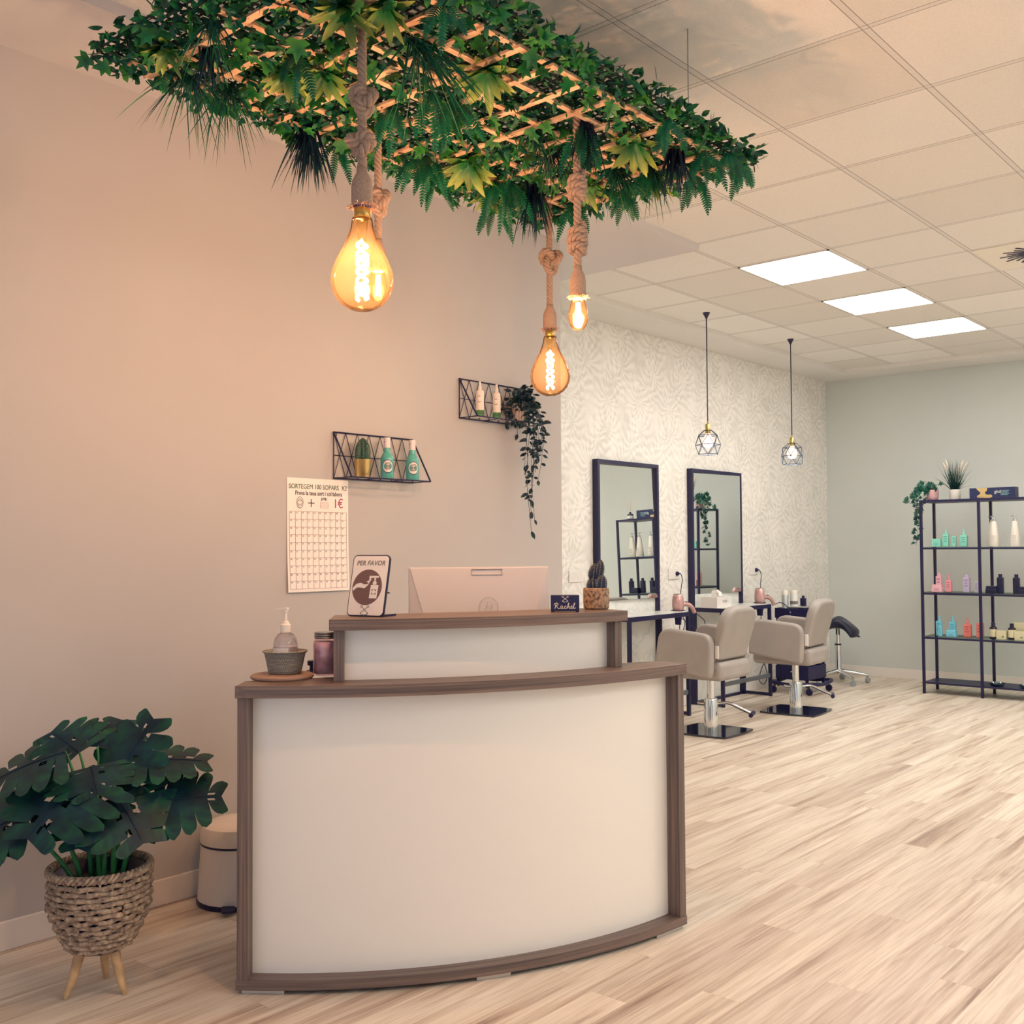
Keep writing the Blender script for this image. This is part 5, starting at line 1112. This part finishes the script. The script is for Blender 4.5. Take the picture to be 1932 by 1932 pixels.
# top row
Z=1.289
jar_(-3.218,YG-.03,Z,.078,.072,m_teal,'teal product jar at the end of the upper glass shelf'); sqbottle(-3.148,YG,Z,.050,.112,m_teal,'teal bottle with pointed nozzle behind the teal jar'); sqbottle(-3.078,YG,Z,.034,.092,m_teal,'small teal tube without nozzle on the upper glass shelf',None); sqbottle(-2.995,YG,Z,.060,.100,m_teal,'teal bottle with pointed nozzle beside the middle upright')
def conic(x,y,label,first=[]):
    if first: return dup(first[0],(x,y,1.289),0,label)
    t=thing('conical_bottle',label,'bottle',(x,y,1.289),0,'white conical pump bottles'); first.append(t)
    MB().lathe([(.044,0),(.046,.004),(.021,.210),(.018,.216)],28).build('body',m_wht,t,smooth=True,auto=40); MB().lathe([(.017,.216),(.017,.232),(.006,.236),(.006,.252),(.012,.254),(.012,.264),(0,.265)],16).bar((0,0,.260),(-.030,0,.257),.010,.008).build('pump',m_chr,t,smooth=True,auto=40)
    s=MB()
    for k in range(3): s.strip([((.0415*math.sin(a),-.0415*math.cos(a)-.0005,.045+.02*k),(.0395*math.sin(a),-.0395*math.cos(a)-.0005,.056+.02*k)) for a in [ease(-.4,.4,i/5) for i in range(6)]])
    s.build('print',M('pale_print',(205,200,192),.5),t); return t
conic(-2.768,YG+.035,'white conical pump bottle standing behind another, closest to the middle upright'); conic(-2.735,YG-.03,'white conical pump bottle in front of its twin on the upper shelf'); conic(-2.572,YG-.02,'white conical pump bottle standing alone in the middle of the upper shelf'); conic(-2.44,YG+.02,'white conical pump bottle nearest the outer end of the upper shelf')
Z=.891
sqbottle(-3.225,YG+.03,Z,.050,.140,m_pink,'pink bottle behind the pink jar on the middle glass shelf','cap'); jar_(-3.214,YG-.04,Z,.090,.066,m_pink,'pink product jar standing before the pink bottle'); sqbottle(-3.132,YG,Z,.052,.105,m_rosep,'rose bottle with pointed nozzle on the middle glass shelf'); sqbottle(-2.980,YG,Z,.056,.132,m_lil,'lilac bottle with cap on the middle glass shelf','cap'); sqbottle(-2.898,YG,Z,.030,.095,m_lil,'thin lilac tube behind the middle upright',None)
def dark(x,y,label): return sqbottle(x,y,.891,.052,.135,m_blk,label,'cap')
jar_(-2.765,YG-.03,Z,.090,.062,m_blk,'black product jar next to the middle upright'); dark(-2.703,YG,'black bottle directly beside the first black jar'); dark(-2.575,YG,'black bottle in the middle of the shelf beside the second jar'); jar_(-2.500,YG-.03,Z,.090,.060,m_blk,'black product jar near the outer end of the middle shelf'); dark(-2.420,YG,'black bottle at the outer end of the middle shelf')
Z=.503
sqbottle(-3.228,YG+.02,Z,.050,.130,m_blue,'sky blue pump bottle nearest the outer upright on the lower shelf','pump'); sqbottle(-3.196,YG-.045,Z,.032,.088,m_blue,'small sky blue tube in front of the first blue pump bottle',None); sqbottle(-3.112,YG+.02,Z,.054,.130,m_blue,'sky blue pump bottle standing behind the blue jar','pump'); jar_(-3.098,YG-.045,Z,.084,.060,m_blue,'sky blue product jar on the lower glass shelf'); sqbottle(-2.978,YG,Z,.060,.112,m_coral,'coral bottle with pointed nozzle on the lower shelf'); sqbottle(-2.876,YG,Z,.056,.128,m_coral,'coral bottle without nozzle hidden partly by the middle upright',None)
def amber(x,y,label,first=[]):
    if first: return dup(first[0],(x,y,.503),0,label)
    t=thing('amber_bottle',label,'bottle',(x,y,.503),0,'dark bottles with cream labels'); first.append(t)
    MB().lathe([(.028,0),(.031,.003),(.031,.088),(.028,.098),(.015,.106),(.0145,.112)],26).build('body',m_amb,t,smooth=True,auto=40); MB().lathe([(.0165,.108),(.0165,.136),(0,.137)],18).build('cap',m_blk,t,smooth=True,auto=40)
    MB().lathe([(.0314,.018),(.0314,.082)],26,cap0=False,cap1=False).build('label',m_crm,t,smooth=True); return t
amber(-2.763,YG-.02,'dark bottle with cream label beside the middle upright'); amber(-2.614,YG-.02,'dark bottle with cream label between the cream cartons'); amber(-2.480,YG-.02,'dark bottle with cream label near the outer end of the lower shelf')
def carton(x,y,w,h,label,d=.06):
    t=thing('cream_carton',label,'carton',(x,y,.503)); MB().box(-w/2,-d/2,0,w/2,d/2,h).build('box',m_crm,t,bevel=.001)
    s=MB(); s.prism([(w*.12*math.cos(2*PI*k/16)+w*.18,w*.07*math.sin(2*PI*k/16)) for k in range(16)],0,.0006); s.v=[Vector((p.x,-d/2-.0006+p.z,h*.32+p.y)) for p in s.v]; s.build('leaf_print',m_gr,t); return t
carton(-2.690,YG-.03,.078,.072,'small cream carton between two dark bottles'); carton(-2.55,YG+.07,.150,.140,'large cream carton standing at the back of the lower shelf'); carton(-2.545,YG-.03,.080,.074,'small cream carton in front of the large carton')
for x,lb in ((-2.742,'clear glass dish beside the middle upright on the bottom board'),(-2.505,'clear glass dish near the outer end of the bottom board')):
    t=thing('glass_dish',lb,'dish',(x,YG-.02,.103)); MB().lathe([(0,.0),(.045,0),(.062,.014),(.066,.030),(.060,.030),(.054,.014),(0,.008)],12,cap0=False,cap1=False).build('dish_body',thin_glass('dish_glass_%d'%int(-x*100),(150,180,190),.25),t,smooth=True,auto=30)
    MB().lathe([(0,.010),(.020,.012),(.026,.026),(.012,.034),(0,.036)],8,cap0=False).build('sponge',M('grey_sponge_%d'%int(-x*100),(92,120,128),.6,var=.2,vscale=90),t)
# on the top board
iv=thing('potted_ivy','ivy in a pink pot trailing over the end of the shelf unit','potted ivy',(-3.262,9.47,HS))
MB().lathe([(0,0),(.036,0),(.044,.006),(.052,.030),(.053,.092),(.050,.094),(.047,.085),(0,.08)],32,cap0=False,cap1=False).build('pot',M('pink_ceramic',(222,178,180),.35),iv,smooth=True,auto=45)
g_iv=leafmat('shelf_ivy_green',(16,70,72),(44,124,84)); s=MB(); lf=MB()
for pts,n_ in (([(0,0,.08),(-.05,-.03,.15),(-.105,-.05,.10),(-.125,-.05,-.02),(-.115,-.05,-.16),(-.120,-.05,-.28),(-.135,-.05,-.40)],34),([(0,0,.08),(-.06,-.05,.13),(-.12,-.07,.05),(-.10,-.06,-.08),(-.105,-.06,-.22)],24),([(0,0,.08),(-.07,-.02,.12),(-.15,-.03,.10),(-.185,-.04,.02),(-.19,-.04,-.03)],11),([(0,0,.08),(.01,-.02,.14),(.045,-.03,.13),(.06,-.03,.09)],9),([(0,0,.08),(-.03,0,.15),(-.08,.0,.17),(-.10,.0,.10)],10),([(0,0,.08),(.02,.02,.13),(.04,.03,.15)],6),([(0,0,.08),(-.03,-.05,.10),(-.05,-.07,.03),(-.07,-.07,-.05)],10)):
    P=catmull(pts,10); s.tube(P,.0014,5)
    for k in range(n_):
        i=min(len(P)-2,int((k+rnd.random())/n_*(len(P)-1))); p=P[i]; o=rdir(-.6,.4); o.y=-abs(o.y)*.7; qq=p+o*rnd.uniform(.01,.026); s.bar(p,qq,.0009); starleaf(lf,qq,(o+Vector((0,0,-.6))).normalized(),Vector((rnd.uniform(-.7,.7),-1,rnd.uniform(-.2,.8))),rnd.uniform(.032,.052),rnd.uniform(0,.6))
s.build('stems',m_stem,iv); lf.build('foliage',g_iv,iv)
gr=thing('potted_grass','ornamental grass with cream plumes in a white pot on the shelf unit','potted grass',(-3.078,9.50,HS))
MB().lathe([(0,0),(.044,0),(.046,.003),(.047,.088),(.043,.090),(.042,.08),(0,.078)],32,cap0=False,cap1=False).build('pot',m_wht,gr,smooth=True,auto=45)
s=MB()
for k in range(150):
    a=rnd.uniform(0,2*PI); e=abs(rnd.gauss(0,.33)); blade(s,(.026*math.cos(a)*rnd.random()**.5,.026*math.sin(a)*rnd.random()**.5,.07),(math.cos(a)*e,math.sin(a)*e,1),rdir(-1,1),rnd.uniform(.16,.30)*(1 if e<.5 else .8),.0052,rnd.uniform(-.2,.2),6,0,rnd.uniform(.1,.9),.12,'blade',rnd.uniform(.1,.8)*e*2)
s.build('grass_blades',leafmat('shelf_grass_green',(12,58,60),(40,100,80)),gr)
m_plume=M('cream_plume',(230,212,192),.8)
for x_,y_,h_ in ((-.10,0,.335),(-.085,.02,.365),(.075,.01,.35),(.115,-.01,.325),(.02,.03,.30)):
    P=bez((0,0,.08),(x_*.4,y_*.4,h_*.7),(x_,y_,h_),12); s=MB(); s.tube(P,[.001]*8+[.0045,.0065,.007,.005,.001],7); s.build('plume',m_plume,gr,smooth=True)
bx=thing('product_box','long dark navy box with gold shape on top of the shelf unit','box',(-2.745,9.47,HS))
MB().box(-.185,-.05,0,.185,.05,.092).build('carton',M('navy_carton',(28,40,84),.45),bx,bevel=.001)
s=MB(); s.prism([(x_*.001-.126,-.0) for x_ in ()] or rpoly([(-.130,.091),(-.040,.091),(-.038,.068),(-.062,.050),(-.046,.032),(.0,.032),(.002,.010),(-.030,.003),(-.122,.008),(-.126,.024),(-.098,.038),(-.094,.056),(-.112,.066)],[.004,.004,.012,.010,.010,.012,.010,.006,.012,.008,.010,.010,.010],5),0,.0008)
s.v=[Vector((p.x,-.0508+p.z,p.y)) for p in s.v]; s.build('gold_shape',M('gold_print',(206,180,124),.4,metal=.2),bx)
s=MB(); text_into(s,'ghd',.036,(.045,-.0512,.055),(1,0,0),(0,0,1),.0002,bold=.0004); s.build('lettering',M('pale_lettering',(206,208,200),.5),bx)
s=MB()
for k in range(4): s.box(.070,-.0512,.060-.012*k,.138-.012*(k%2),-.0506,.067-.012*k)
s.build('small_print',m_tint,bx)
df=thing('reed_diffuser','small black reed diffuser on the outer end of the shelf unit','diffuser',(-2.43,9.48,HS))
MB().lathe([(.034,0),(.036,.003),(.036,.055),(.030,.064),(.012,.068),(.012,.085),(0,.085)],24).build('bottle',m_blk,df,smooth=True,auto=40); MB().lathe([(.0364,.012),(.0364,.045)],24,cap0=False,cap1=False).build('label',m_wht,df,smooth=True)
for k in range(5): a=2*PI*k/5; MB().tube([(0,0,.07),(.05*math.cos(a),.05*math.sin(a),.23)],.0016,5).build('reed',m_plume,df)
